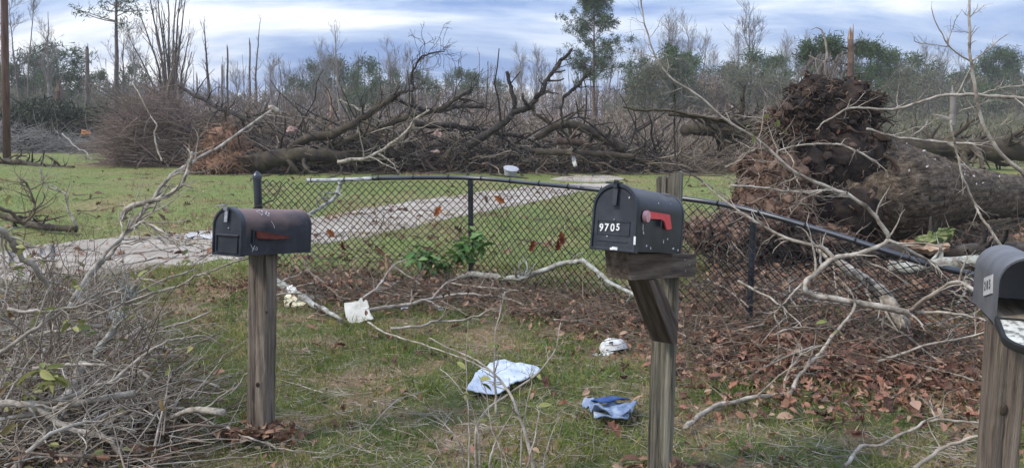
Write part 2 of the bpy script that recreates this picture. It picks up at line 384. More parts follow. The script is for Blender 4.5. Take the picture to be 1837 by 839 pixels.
# rusty fading on the left box: the paint itself has gone brown along the top
def faded_box(name):
    m = mat(name, [(.012, .013, .018), (.024, .026, .034), (.045, .047, .056)], 9, rough=.55, spec=.35, bump=.1, bscale=80)
    t = m.node_tree; L = t.links.new
    b = next(n for n in t.nodes if n.type == 'BSDF_PRINCIPLED'); src = b.inputs['Base Color'].links[0].from_socket
    tcn = next(n for n in t.nodes if n.type == 'TEX_COORD')
    s = N(t, 'ShaderNodeSeparateXYZ'); L(tcn.outputs['Generated'], s.inputs[0])
    n3 = N(t, 'ShaderNodeTexNoise'); n3.inputs['Scale'].default_value = 4.5; n3.inputs['Detail'].default_value = 6
    L(tcn.outputs['Generated'], n3.inputs['Vector'])
    ad = N(t, 'ShaderNodeMath', operation='MULTIPLY_ADD'); L(n3.outputs[0], ad.inputs[0]); ad.inputs[1].default_value = .55; L(s.outputs[2], ad.inputs[2])
    mr = N(t, 'ShaderNodeMapRange'); L(ad.outputs[0], mr.inputs[0]); mr.inputs[1].default_value = .84; mr.inputs[2].default_value = 1.14
    mx = N(t, 'ShaderNodeMixRGB'); L(mr.outputs[0], mx.inputs[0]); L(src, mx.inputs[1]); mx.inputs[2].default_value = (.17, .105, .088, 1)
    L(mx.outputs[0], b.inputs['Base Color'])
    return m
M['faded_box'] = faded_box('faded_box')

# ------------------------------------------------------------------ setting: ground, driveway
def ground_material():
    m = bpy.data.materials.new('ground_grass_soil'); m.use_nodes = True
    t = m.node_tree; t.nodes.clear(); L = t.links.new
    out = N(t, 'ShaderNodeOutputMaterial'); b = N(t, 'ShaderNodeBsdfPrincipled'); b.inputs['Roughness'].default_value = .95; b.inputs['Specular IOR Level'].default_value = .15
    tcn = N(t, 'ShaderNodeTexCoord')
    def noise(s, d=5, st=(1, 1, 1), r=.6):
        mpn = N(t, 'ShaderNodeMapping'); mpn.inputs['Scale'].default_value = st; L(tcn.outputs['Object'], mpn.inputs[0])
        n = N(t, 'ShaderNodeTexNoise'); n.inputs['Scale'].default_value = s; n.inputs['Detail'].default_value = d; n.inputs['Roughness'].default_value = r
        L(mpn.outputs[0], n.inputs['Vector']); return n.outputs[0]
    def ramp(f, cs):
        r = N(t, 'ShaderNodeValToRGB'); el = r.color_ramp.elements
        while len(el) < len(cs): el.new(.5)
        for i, (p, c) in enumerate(cs): el[i].position = p; el[i].color = (*c, 1)
        L(f, r.inputs[0]); return r.outputs[0]
    def mix(f, a, c):
        x = N(t, 'ShaderNodeMixRGB'); L(f, x.inputs[0]); L(a, x.inputs[1]); L(c, x.inputs[2]); return x.outputs[0]
    def mrange(v, a, c):
        x = N(t, 'ShaderNodeMapRange'); L(v, x.inputs[0]); x.inputs[1].default_value = a; x.inputs[2].default_value = c; return x.outputs[0]
    def math2(op, a, c):
        x = N(t, 'ShaderNodeMath', operation=op)
        for i, q in enumerate((a, c)):
            if isinstance(q, (int, float)): x.inputs[i].default_value = q
            else: L(q, x.inputs[i])
        return x.outputs[0]
    sepn = N(t, 'ShaderNodeSeparateXYZ'); L(tcn.outputs['Object'], sepn.inputs[0])
    far_g = ramp(noise(.26, 7, (1, .6, 1), .7), [(.34, (.25, .19, .105)), (.43, (.19, .18, .072)), (.54, (.135, .175, .05)), (.64, (.225, .20, .088)), (.72, (.28, .215, .125))])
    fine = ramp(noise(9, 5), [(.3, (.55, .55, .55)), (.7, (1.25, 1.25, 1.2))])
    mm = N(t, 'ShaderNodeMixRGB', blend_type='MULTIPLY'); mm.inputs[0].default_value = 1; L(far_g, mm.inputs[1]); L(fine, mm.inputs[2]); far_c = mm.outputs[0]
    near = ramp(noise(38, 6, r=.75), [(.3, (.05, .034, .02)), (.45, (.145, .102, .058)), (.56, (.215, .16, .098)), (.7, (.36, .285, .18))])
    sand = ramp(noise(60, 4), [(.3, (.21, .15, .105)), (.7, (.36, .28, .21))])
    near = mix(mrange(noise(1.1, 4), .56, .66), near, sand)
    green_n = ramp(noise(30, 5), [(.3, (.035, .045, .016)), (.6, (.09, .11, .035)), (.75, (.17, .15, .08))])
    near = mix(mrange(noise(1.7, 5), .42, .52), near, green_n)
    nf = mrange(math2('ADD', sepn.outputs[1], math2('MULTIPLY', noise(.9, 4), 1.6)), 7.0, 8.6)
    c = mix(nf, near, far_c)
    # the far rough ground under the trees
    rough = ramp(noise(.35, 6), [(.35, (.085, .068, .045)), (.55, (.14, .115, .075)), (.7, (.18, .165, .10))])
    c = mix(mrange(math2('ADD', sepn.outputs[1], math2('MULTIPLY', noise(.15, 3), 14.0)), 42, 52), c, rough)
    L(c, b.inputs['Base Color'])
    bp = N(t, 'ShaderNodeBump'); bp.inputs['Strength'].default_value = .8; bp.inputs['Distance'].default_value = .03; L(noise(24, 6), bp.inputs['Height']); L(bp.outputs[0], b.inputs['Normal'])
    L(b.outputs[0], out.inputs[0]); return m
M['ground'] = ground_material()
ys = np.concatenate([np.arange(-6, 1.5, 1.0), np.arange(1.5, 8, .12), np.geomspace(8, 900, 40)])
xs = np.concatenate([-np.geomspace(5.2, 900, 26)[::-1], np.arange(-5, 5.01, .14), np.geomspace(5.2, 900, 26)])
X, Yg = np.meshgrid(xs, ys); Z = gh(X, Yg)
nx, ny = len(xs), len(ys)
ii = (np.arange(ny - 1)[:, None] * nx + np.arange(nx - 1)[None]).ravel()
mb = MB(); mb.add(np.stack([X, Yg, Z], -1), np.stack([ii, ii + 1, ii + nx + 1, ii + nx], -1))
mb.build('ground', M['ground'], origin=(0, 0, 0), kind='structure')

M['gravel'] = mat('gravel', [(.19, .16, .125), (.315, .275, .225), (.47, .43, .365)], 1.1, rough=.95, bump=.7, bscale=45, stretch=(.5, 1.4, 1), rnoise=.75)
up_e = [(-160, 470), (0, 452), (130, 433), (380, 414), (560, 391), (700, 367), (843, 347), (950, 335), (1010, 331), (1090, 329)]
lo_e = [(-160, 520), (0, 512), (150, 497), (380, 470), (560, 440), (700, 416), (850, 383), (960, 362), (1030, 346), (1100, 333)]
ue = spline([G(*q) for q in up_e], 140); le = spline([G(*q) for q in lo_e], 140)
k = np.arange(140)
ue[:, 1] += .16 * np.sin(k * .9) * np.sin(k * .37) + rng.normal(0, .05, 140)
le[:, 1] += .13 * np.sin(k * 1.1) * np.sin(k * .29) + rng.normal(0, .05, 140)
cols = [ue + (le - ue) * f for f in np.linspace(0, 1, 9)]
V = np.stack(cols, 1); V[:, :, 2] = .004 + .010 * np.abs(np.sin(np.linspace(0, math.pi, 9)))[None]
ii = (np.arange(139)[:, None] * 9 + np.arange(8)[None]).ravel()
mb = MB(); mb.add(V, np.stack([ii, ii + 9, ii + 10, ii + 1], -1)); mb.build('driveway', M['gravel'], kind='structure')
def patch(name, pts, material, z):
    q = np.array([G(*p) for p in pts]); c = q.mean(0); o = spline(np.vstack([q, q[:1]]), 40)[:-1]
    o = o + rng.normal(0, .04, o.shape); v = np.vstack([c[None], o]); v[:, 2] = z
    n = len(o); f = np.array([(0, 1 + i, 1 + (i + 1) % n) for i in range(n)])
    mb = MB(); mb.add(v, f); return mb.build(name, material, kind='structure')
patch('sandy_patch', [(985, 322), (1030, 314), (1085, 315), (1120, 321), (1060, 327)], M['gravel'], .005)
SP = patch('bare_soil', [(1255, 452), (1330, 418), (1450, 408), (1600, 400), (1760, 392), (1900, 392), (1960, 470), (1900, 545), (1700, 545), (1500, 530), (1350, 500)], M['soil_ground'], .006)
patch('puddle', [(318, 428), (345, 419), (384, 418), (386, 430), (340, 431)], M['puddle'], .022)

# ------------------------------------------------------------------ leaf, blade shapes
def oak_leaf(L=.1, curl=.02):
    out = [(0, 0), (.10, .10), (.30, .12), (.16, .28), (.42, .40), (.20, .50), (.36, .68), (.15, .74), (.12, .92), (0, 1)]
    pts = [(x * .8, y) for x, y in out] + [(-x * .8, y) for x, y in out[-2:0:-1]]
    v = [(0, .5 * L, 0)] + [(x * L, y * L, curl * (abs(x) * 6) ** 1.5 * random.uniform(.4, 1.6) - curl * math.cos(y * 3)) for x, y in pts]
    n = len(pts)
    return np.array(v), np.array([(0, 1 + i, 1 + (i + 1) % n) for i in range(n)])
def oval_leaf(L=.08, w=.42, curl=.15):
    ts = np.linspace(0, 1, 6); v = []; f = []
    for t in ts:
        h = w * L * .5 * math.sin(math.pi * min(1, t * .97 + .03)) ** .75
        zc = -curl * L * (t ** 2)
        v += [(-h, t * L, zc + h * .35), (0, t * L, zc), (h, t * L, zc + h * .35)]
    for i in range(5):
        a = i * 3; f += [(a, a + 1, a + 4, a + 3), (a + 1, a + 2, a + 5, a + 4)]
    return np.array(v), np.array(f)
BLADE = (np.array([(-.5, 0, 0), (.5, 0, 0), (.35, .25, .6), (-.35, .25, .6), (0, .62, 1.0)]), [np.array([(0, 1, 2, 3)]), np.array([(3, 2, 4)])])

def litter(x, y):
    """how thickly dead leaves lie"""
    f = np.exp(-((y - np.interp(x, [-3, -.4, .6, 1.6, 2.6], [6.6, 6.3, 5.6, 4.9, 4.2])) / np.interp(x, [-3, 0, .6, 2], [.5, .55, .9, 1.3])) ** 2)
    f = f * np.interp(x, [-3.2, -2.4, 1, 2], [.3, .9, .9, 1.0])
    return np.clip(f + .14 + .16 * sn(x, y, .9), 0, 1)

# ------------------------------------------------------------------ grass (nobody could count it)
def blades(name, n, ybox, hgt, wid, dens, material, wide=1.12):
    u = rng.random(n)
    y = np.sqrt(ybox[0] ** 2 + u * (ybox[1] ** 2 - ybox[0] ** 2)) if ybox[1] < 9 else ybox[0] * (ybox[1] / ybox[0]) ** u
    x = rng.uniform(-.76, .76, n) * y * wide * .9
    k = rng.random(n) < dens(x, y); x, y = x[k], y[k]; n = len(x)
    z = gh(x, y)
    h = rng.uniform(*hgt, n); w = rng.uniform(*wid, n)
    tl_ = .95 if 'dry' in name else .5
    A = euler(rng.normal(0, tl_, n), rng.normal(0, tl_, n), rng.uniform(0, 6.28, n))
    S = np.stack([w, h, h], -1)
    mb = MB(); mb.inst(*BLADE, A * S[:, None, :], np.stack([x, y, z - .004], -1))
    return mb.build(name, material, smooth=False, kind='stuff', origin=(0, 5, 0))
def on_drive(x, y):
    Yu = np.interp(x, ue[:, 0], ue[:, 1]); Yl = np.interp(x, le[:, 0], le[:, 1])
    w = .10 + .22 * np.abs(sn(x, y, .5)); return (y < Yu - w) & (y > Yl + w)
green_d = lambda x, y: np.clip(.38 + .5 * sn(x, y, 1.15) + .3 * sn(x, y, .35), .05, 1) * (1 - .8 * litter(x, y) ** .8) * np.where(on_drive(x, y), .0, 1)
dry_d = lambda x, y: np.clip(.75 - .3 * sn(x, y, 1.15), .2, 1) * np.where(on_drive(x, y), .0, 1)
blades('grass', 230000, (1.9, 7.6), (.02, .070), (.0028, .0058), green_d, M['grass'])
blades('dry_grass', 150000, (1.9, 7.6), (.012, .06), (.0018, .0042), dry_d, M['dry_grass'])
lawn_d = lambda x, y: np.where(on_drive(x, y), .0, 1) * np.clip(.65 + .4 * sn(x, y, 4), .1, 1)
blades('lawn_grass', 110000, (7.2, 30), (.02, .06), (.005, .012), lawn_d, M['lawn_mix'] if 'lawn_mix' in M else mat('lawn_blade', [(.115, .13, .042), (.18, .195, .066), (.29, .255, .125)], .35, rough=.8, island=.3, trans=.2))

tuft_d = lambda x, y: np.clip(sn(x, y, .8) * 1.3 - .35, 0, 1) ** 1.5 * (1 - .85 * litter(x, y))
blades('grass', 80000, (2.2, 6.2), (.03, .08), (.003, .006), tuft_d, mat('grass_tuft', [(.055, .10, .02), (.115, .185, .04), (.20, .25, .075)], 1.3, rough=.7, island=.5, trans=.3))

# ------------------------------------------------------------------ dead leaves
n = 40000
y = np.sqrt(rng.uniform(1.9 ** 2, 7.4 ** 2, n)); x = rng.uniform(-.8, .8, n) * y
k = rng.random(n) < litter(x, y) ** 1.6; x, y = x[k], y[k]; n = len(x)
lv = oak_leaf(1, .05)
sz = rng.uniform(.016, .055, n)
mb = MB()
A = rotm(n, .38)
LS = [oak_leaf(1, .05), oak_leaf(1, .14), oval_leaf(1, .5, .5), oval_leaf(1, .34, .9), oval_leaf(1, .6, .2)]
loc_ = np.stack([x, y, gh(x, y) + rng.uniform(.004, .035, n)], -1)
def mixed_leaves(mb, A, sz, loc):
    for i_ in range(5):
        k_ = slice(i_, None, 5); mb.inst(LS[i_][0], LS[i_][1], A[k_] * sz[k_][:, None, None], loc[k_])
mixed_leaves(mb, A, sz, loc_)
mb.build('leaf_litter', M['dead_leaf'], smooth=False, kind='stuff', origin=(0, 4, 0))
LM = []
for i in range(6):
    v, f = oak_leaf(1, random.uniform(.03, .12)); mb = MB(); mb.add(v - np.array((0, .5, 0)), f); o = mb.build('dead_leaf', M['dead_leaf_one'], smooth=False, origin=(0, 0, 0)); LM.append(o.data); bpy.data.objects.remove(o)
cnt = 0
while cnt < 200:
    yy = math.sqrt(random.uniform(2.3 ** 2, 5.6 ** 2)); xx = random.uniform(-.62, .64) * yy
    if cnt > 110:
        g_ = G(random.gauss(1590, 90), random.gauss(665, 38)) if cnt % 3 else G(random.gauss(1300, 60), random.gauss(640, 60)); xx, yy = g_[0], g_[1]
    if random.random() > float(litter(np.array(xx), np.array(yy))) ** 1.2: continue
    o = leaf_obj('dead_leaf', LM[cnt % 6], (xx, yy, float(gh(xx, yy)) + random.uniform(.03, .055)), (random.gauss(0, .45), random.gauss(0, .45), random.uniform(0, 6.28)), random.uniform(.05, .10))
    tag(o, 'curled reddish brown dead oak leaf lying among the litter', 'leaf', 'dead oak leaves on the ground'); cnt += 1

# ------------------------------------------------------------------ sticks shared by the brush piles
def stick_mesh(name, L, r, material, ntw, seed_curl=.12, sub=0, tl=(.15, .4)):
    p, rr = walk([(0, 0, 0)], [(1, random.uniform(-.2, .2), random.uniform(-.1, .2))], np.array([L]), np.array([r]), 10, seed_curl)
    mb = MB(); mb.tubes(p, rr, 6, caps=True)
    if ntw:
        q, qr = spawn(p, rr, ntw, L * tl[0], L * tl[1], .75, 6, .22, rf=.6); mb.tubes(q, qr, 4)
        if sub:
            s, sr = spawn(q, qr, sub, L * .05, L * .14, .7, 4, .25, rf=.6); mb.tubes(s, sr, 3)
    mid_ = p[0][5]
    for v_ in mb.v: v_ -= mid_
    o = mb.build(name, material, origin=(0, 0, 0)); me = o.data; bpy.data.objects.remove(o); return me
STK = {}
for key, mt in (('grey', 'twig_grey'), ('brown', 'twig_brown'), ('pale', 'branch_pale'), ('dark', 'branch_dark')):
    STK[key] = [stick_mesh('stick', 1.0, random.uniform(.006, .012), M[mt], random.choice((2, 4, 6, 8)), random.uniform(.07, .16), random.choice((0, 2, 3))) for _ in range(9)]

def place_sticks(n, keys, sampler, length, tilt, label, cat, group, name='fallen_branch'):
    for i in range(n):
        (x, y, z) = sampler()
        L = random.uniform(*length)
        o = leaf_obj(name, random.choice(STK[random.choice(keys)]), (x, y, z), (random.uniform(0, 6.28), random.gauss(0, tilt), random.uniform(0, 6.28)), L)
        tag(o, label, cat, group)

# ------------------------------------------------------------------ traced branches
def branch(name, label, cat, pts, r0, r1, material, tw=0, tl=(.1, .3), sub=0, sides=8, jit=.004, n=None, up=0.0, ang=.75, group=None, extra=None, cutend=None, curl=.22):
    """one real branch: stem through the measured points, its own side twigs"""
    q = np.array([P(*p) for p in pts]); n = n or max(16, 6 * len(pts))
    for i_ in range(len(q)):      # nothing lies below the turf: such points rest on the ground instead
        if q[i_][2] < r0 * .8 + .03 and pts[i_][1] > 330: q[i_] = G(pts[i_][0], pts[i_][1], r0 * .8 + .042)
    s = spline(q, n, jit)
    rr = np.linspace(r0, r1, n) * (1 + rng.normal(0, .06, n))
    b = q[0].copy(); b[2] = min(q[:, 2].min(), b[2])
    t = thing(name, label, cat, b, group)
    mb = MB(); mb.tubes(s, rr, sides, caps=True); mb.build('stem', M[material], t)
    for (ep, er0, er1) in (extra or []):
        e = spline(np.array([P(*p) for p in ep]), max(12, 5 * len(ep)), jit * .7)
        mb = MB(); mb.tubes(e, np.linspace(er0, er1, len(e)), max(5, sides - 2), caps=True); mb.build('side_branch', M[material], t)
        if tw:
            mb = MB(); q1, r1_ = spawn(e, np.linspace(er0, er1, len(e)), max(3, tw // 2), tl[0] * .7, tl[1] * .7, ang, 6, curl, up); mb.tubes(q1, r1_, 4); o = mb.build('twigs', M[material], t, kind='stuff')
    if tw:
        mb = MB()
        q1, r1_ = spawn(s, rr, tw, tl[0], tl[1], ang, 7, curl, up, rf=.5); mb.tubes(q1, r1_, 5)
        if sub:
            q2, r2 = spawn(q1, r1_, sub, tl[0] * .4, tl[1] * .45, .7, 5, .25, up); mb.tubes(q2, r2, 3)
        mb.build('twigs', M[material], t, kind='stuff')
    return t
# ------------------------------------------------------------------ mailboxes
def arch(w, h, n=18):
    r = w / 2
    p = [(-r, 0)]
    for i in range(n + 1):
        a = math.pi - math.pi * i / n
        p.append((r * math.cos(a), h - r + r * math.sin(a)))
    p.append((r, 0))
    return np.array(p)
def loft(mb, rings, Mx, m=0, cap0=True, cap1=True):
    n = len(rings[0]); k = len(rings)
    V = xf(np.concatenate(rings), Mx)
    i = np.arange(k - 1)[:, None] * n; q = np.arange(n)[None]; q2 = (q + 1) % n
    F = [np.stack([i + q, i + q2, i + n + q2, i + n + q], -1).reshape(-1, 4)]
    if cap0: F.append(np.arange(n)[None, ::-1])
    if cap1: F.append(((k - 1) * n + np.arange(n))[None])
    mb.add(V, F, m)
def ring(pf, s, y, h):
    c = np.array((0, h * .42)); q = c + (pf - c) * s
    return np.stack([q[:, 0], np.full(len(q), y), q[:, 1]], -1)
def text_mesh(ch, size, ext=.0012):
    cu = bpy.data.curves.new('digit', 'FONT'); cu.body = ch; cu.size = size; cu.extrude = ext; cu.offset = size * .018
    cu.align_x = 'CENTER'; cu.align_y = 'CENTER'; cu.resolution_u = 4
    o = bpy.data.objects.new('digit', cu); COL.objects.link(o)
    me = bpy.data.meshes.new_from_object(o); bpy.data.objects.remove(o)
    v = np.array([tuple(q.co) for q in me.vertices]); by = {}
    for p in me.polygons: by.setdefault(len(p.vertices), []).append(list(p.vertices))
    bpy.data.meshes.remove(me)
    return v, [np.array(q) for q in by.values()]
def plank(mb, prof_yz, x0, x1, Mx):
    a = np.array([(x0, y, z) for y, z in prof_yz]); b = np.array([(x1, y, z) for y, z in prof_yz]); n = len(a)
    q = np.arange(n); q2 = (q + 1) % n
    mb.add(xf(np.vstack([a, b]), Mx), [np.stack([q, q2, q2 + n, q + n], -1), np.arange(n)[None, ::-1], (n + np.arange(n))[None]])
def post_mesh(top, base, w, rot, seed=0, topcut=0.0):
    """square timber post with eased edges, slightly uneven faces and weather checks"""
    mb = MB(); r = np.random.default_rng(seed)
    c = w / 2; e = .006
    sec = np.array([(-c + e, -c), (-.012, -c), (-.006, -c + .004), (0.0, -c), (c - e, -c), (c, -c + e), (c, .004), (c - .004, .010), (c, .016), (c, c - e), (c - e, c), (0, c), (-c + e, c), (-c, c - e), (-c, .006), (-c + .005, 0), (-c, -.006), (-c, -c + e)])
    zs = np.linspace(0, 1, 26); rings = []
    for t in zs:
        ctr = base + (top - base) * t
        s = sec * (1 + .012 * math.sin(t * 9 + seed)) + r.normal(0, .0009, sec.shape)
        s2 = s @ np.array([[math.cos(rot), math.sin(rot)], [-math.sin(rot), math.cos(rot)]])
        z = np.full(len(sec), ctr[2]) + (topcut * sec[:, 0] / c * (t == 1)) + (r.normal(0, .006, len(sec)) if t == 1 and topcut else 0)
        rings.append(np.stack([ctr[0] + s2[:, 0], ctr[1] + s2[:, 1], z], -1))
    loft(mb, rings, None)
    return mb

# --- left box on its post
base = np.array((P(468, 785, 3.385)[0], 3.385, -.02))
MXL = T(*P(408, 457, 3.19)) @ RZ(rad(-24)) @ RX(rad(-6.5)) @ Matrix.Scale(.907, 4)
box1 = thing('mailbox', 'faded black mailbox with maroon flag on square wooden post, no house number, left of fence', 'mailbox', base, 'roadside mailboxes')
w, h, L = .166, .213, .485
ptl = MXL @ Vector((0, .2, -.003))
post_mesh(np.array(P(473, 470, 3.39)) * (1, 1, 0) + (0, 0, ptl.z), base, .0925, rad(-14), 1).build('post', M['wood_post'], box1, smooth=True, auto=35)
pf = arch(w, h)
mb = MB(); loft(mb, [ring(pf, 1, .004, h), ring(pf, 1, .02, h), ring(pf, 1, L * .5, h), ring(pf, 1, L - .012, h), ring(pf, 1.025, L - .010, h), ring(pf, 1.025, L + .002, h), ring(pf, .985, L + .002, h), ring(pf, .97, L - .006, h)], MXL)
body = mb.build('body', M['faded_box'], box1, auto=30)
mb = MB(); loft(mb, [ring(pf, 1.0, .020, h), ring(pf, 1.045, .020, h), ring(pf, 1.045, -.006, h), ring(pf, 1.02, -.010, h), ring(pf, .95, -.010, h), ring(pf, .92, -.003, h), ring(pf, .6, -.004, h)], MXL)
door = mb.build('door', M['black_box'], box1, auto=30)
mb = MB(); plank(mb, [(-.004, .096), (-.015, .089), (-.012, .085), (-.004, .085)], -.067, .067, MXL)
mb.box((.128, .006, .004), MXL @ T(0, -.006, .012)); mb.box((.004, .006, .072), MXL @ T(-.062, -.006, .048)); mb.box((.004, .006, .072), MXL @ T(.062, -.006, .048))
mb.build('pressed_panel', M['black_box'], door, smooth=False)
mb = MB(); mb.box((.017, .006, .058), MXL @ T(-.002, -.013, h - .034) @ RX(rad(-5))); mb.box((.020, .012, .016), MXL @ T(-.004, -.014, h - .002))
mb.box((.048, .020, .007), MXL @ T(-.024, -.016, h + .012) @ RY(rad(-8))); mb.box((.014, .05, .005), MXL @ T(.002, .022, h + .006))
mb.build('latch', M['steel'], door, smooth=False)
mb = MB(); b = bmesh.new(); bmesh.ops.create_icosphere(b, subdivisions=1, radius=.0045); mb.bm(b, MXL @ T(.008, -.006, .122)); mb.build('rivet', M['steel'], door)
sx = w / 2
mb = MB(); mb.box((.008, .030, .062), MXL @ T(sx + .003, .072, .088)); mb.box((.013, .020, .016), MXL @ T(sx + .006, .078, .070)); mb.box((.012, .007, .056), MXL @ T(sx + .007, .061, .088))
mb.build('flag_bracket', M['black_box'], box1, smooth=False)
mb = MB(); plank(mb, [(.078, .112), (.30, .083), (.303, .076), (.20, .072), (.078, .080)], sx + .010, sx + .016, MXL)
mb.box((.012, .225, .003), MXL @ T(sx + .012, .190, .0985) @ RX(rad(-7.4)))
mb.build('flag', M['flag_maroon'], box1, smooth=False)
# remains of stuck-on characters on the curved top, scratched mark on the side
mb = MB(); r_ = w / 2 + .0012
for (y, a, sy, sz) in [(.105, 58, .010, .004), (.128, 66, .008, .0035), (.14, 62, .008, .006), (.118, 44, .011, .004), (.15, 48, .012, .005), (.165, 57, .006, .007), (.172, 49, .007, .007), (.158, 40, .014, .0035), (.112, 50, .0045, .0035), (.135, 55, .004, .003)]:
    a = rad(a); mb.box((sz, sy, .0014), MXL @ T(r_ * math.cos(a), y + .03, h - w / 2 + r_ * math.sin(a)) @ RY(math.pi / 2 - a) @ RZ(random.uniform(-.6, .6)))
mb.build('sticker_remnant', M['white_chip'], body, smooth=False)
mb = MB()
for pts in ([(.055, .052), (.062, .040), (.075, .028), (.080, .030)], [(.082, .046), (.074, .034), (.066, .018)], [(.088, .034), (.096, .038), (.100, .030), (.092, .024), (.088, .030)], [(.19, .158), (.205, .142), (.212, .125)]):
    s = spline(np.array([(sx + .0012 if z < .13 else sx * .985, y, z) for y, z in pts]), 14); mb.tubes(xf(s, MXL), np.full(14, .0011), 4)
mb.build('scratch', M['white_chip'], body)

# --- middle box, number 9705
w, h, L = .160, .222, .455
MXM0 = T(*P(1099, 448, 2.44)) @ RZ(rad(-32)) @ RX(rad(-8.5)); MXM = MXM0 @ Matrix.Scale(.93, 4)
pc = np.array((MXM @ Vector((-.045, .625, 0)))); base = np.array((pc[0], pc[1], -.05))
box2 = thing('mailbox', 'black mailbox numbered 9705 with bright red flag on bracketed wooden post', 'mailbox', base, 'roadside mailboxes')
post_mesh(np.array((pc[0] + .010, pc[1], P(1200, 315, pc[1])[2])), base, .091, rad(-17), 4, .012).build('post', M['wood_green'], box2, smooth=True, auto=35)
mb = MB(); plank(mb, [(.035, -.006), (.745, -.006), (.755, -.10), (.075, -.10)], -.045, .047, MXM); arm = mb.build('cross_arm', M['wood_arm'], box2, smooth=False, frame=MXM0)
mb = MB(); plank(mb, [(.235, -.103), (.335, -.103), (.60, -.285), (.60, -.37), (.545, -.365)], -.041, .044, MXM); mb.build('brace', M['wood_arm'], box2, smooth=False, frame=MXM0 @ RX(rad(-38)))
pf = arch(w, h)
mb = MB(); loft(mb, [ring(pf, 1, .004, h), ring(pf, 1, .02, h), ring(pf, 1, L * .5, h), ring(pf, 1, L - .014, h), ring(pf, 1.03, L - .012, h), ring(pf, 1.03, L + .002, h), ring(pf, .985, L + .002, h), ring(pf, .97, L - .006, h)], MXM)
body = mb.build('body', M['black_box'], box2, auto=30)
mb = MB(); loft(mb, [ring(pf, 1.0, .020, h), ring(pf, 1.045, .020, h), ring(pf, 1.045, -.006, h), ring(pf, 1.02, -.010, h), ring(pf, .95, -.010, h), ring(pf, .92, -.004, h), ring(pf, .6, -.005, h)], MXM)
door = mb.build('door', M['black_box'], box2, auto=30)
mb = MB()
for (x, z, sx_, sz) in [(-.002, .098, .118, .003), (-.002, .052, .118, .003), (-.002, .030, .11, .003), (.057, .075, .003, .046), (-.061, .075, .003, .046)]:
    mb.box((sx_, .005, sz), MXM @ T(x, -.0055, z))
mb.build('pressed_panel', M['black_box'], door, smooth=False)
for ch, x, z in (('9', -.045, .072), ('7', -.0255, .0735), ('0', -.0035, .0745), ('5', .0165, .0775)):
    v, f = text_mesh(ch, .036 if ch != '5' else .033); mb = MB(); mb.add(xf(v * (.86, 1, 1), MXM @ T(x, -.0075, z) @ RX(rad(90))), f); mb.build('digit', M['white_paint'], door, smooth=False)
mb = MB(); mb.box((.016, .008, .062), MXM @ T(0, -.013, h - .040) @ RX(rad(-4))); mb.box((.013, .05, .010), MXM @ T(0, .004, h + .005)); mb.box((.012, .014, .026), MXM @ T(0, -.014, h + .002))
mb.box((.05, .016, .006), MXM @ T(-.022, .010, h + .006))
mb.build('latch', M['black_box'], door, smooth=False)
mb = MB(); b = bmesh.new(); bmesh.ops.create_icosphere(b, subdivisions=1, radius=.003); mb.bm(b, MXM @ T(.0, -.007, .103)); mb.build('rivet', M['steel'], door)
sx = w / 2
mb = MB(); s = np.array([(sx + .003, .055, .122), (sx + .018, .055, .122)]); mb.tubes(xf(s, MXM), np.array([.018, .018]), 18, caps=True); disc = mb.build('flag_pivot', M['pink_disc'], box2, auto=30)
mb = MB(); plank(mb, [(.055, .144), (.075, .141), (.275, .139), (.305, .088), (.255, .084), (.225, .112), (.195, .118), (.06, .116)], sx + .006, sx + .012, MXM); mb.build('flag', M['flag_red'], box2, smooth=False)
mb = MB(); mb.box((.012, .012, .022), MXM @ T(sx + .006, .196, .108)); mb.box((.008, .024, .004), MXM @ T(sx + .005, .2, .096)); mb.build('flag_stop', M['black_box'], box2, smooth=False)
for (x, y, z, a, b_) in [(sx + .001, .10, .022, .006, .006), (sx + .001, .37, .016, .006, .006), (sx + .001, .42, .010, .005, .008), (sx + .001, .14, .014, .004, .008), (sx + .001, .30, .05, .008, .004), (sx + .001, .26, .04, .003, .012), (sx + .001, .055, .085, .003, .020), (sx + .001, .063, .066, .0035, .012), (sx + .001, .36, .015, .008, .003), (.0735, .2, .175, .004, .004), (.070, .33, .178, .004, .006)]:
    mb = MB(); mb.box((.0016, a, b_), MXM @ T(x, y, z) @ RX(random.uniform(-.7, .7))); mb.build('paint_chip', M['white_chip'], body, smooth=False)
for (x, z, a, b_) in [(.082, .038, .007, .028), (.012, .006, .02, .010), (.0, .004, .010, .008), (-.02, .045, .004, .003), (.05, .18, .003, .006)]:
    mb = MB(); mb.box((a, .0016, b_), MXM @ T(x, -.0112, z) @ RY(random.uniform(-.15, .15))); mb.build('paint_chip', M['white_chip'], body, smooth=False)

# --- right box, hanging open
w, h, L = .166, .208, .46
MXR = T(*P(1842, 586, 2.30)) @ RZ(rad(-23)) @ RX(rad(-3))
pc = np.array((P(1803, 600, 2.48)[0], 2.48, (MXR @ Vector((-.02, .17, 0))).z)); base = np.array((P(1787, 900, 2.48)[0], 2.48, -.05))
box3 = thing('mailbox', 'grey mailbox with its door hanging open on a wooden post, at right edge', 'mailbox', base, 'roadside mailboxes')
post_mesh(np.array((pc[0], pc[1], pc[2] - .03)), base, .094, rad(-8), 9).build('post', M['wood_post'], box3, smooth=True, auto=35)
pf = arch(w, h)
mb = MB(); inn = [ring(pf, .965, L - .02, h), ring(pf, .965, .0, h)]
loft(mb, [inn[0], inn[1]], MXR, 1, cap0=True, cap1=False)
loft(mb, [ring(pf, .965, 0, h), ring(pf, 1.02, -.002, h), ring(pf, 1.02, .012, h), ring(pf, 1, .014, h), ring(pf, 1, L * .5, h), ring(pf, 1, L, h), ring(pf, .6, L + .002, h)], MXR, 0, cap0=False)
body = mb.build('body', [M['grey_box'], M['grey_inside']], box3, auto=30)
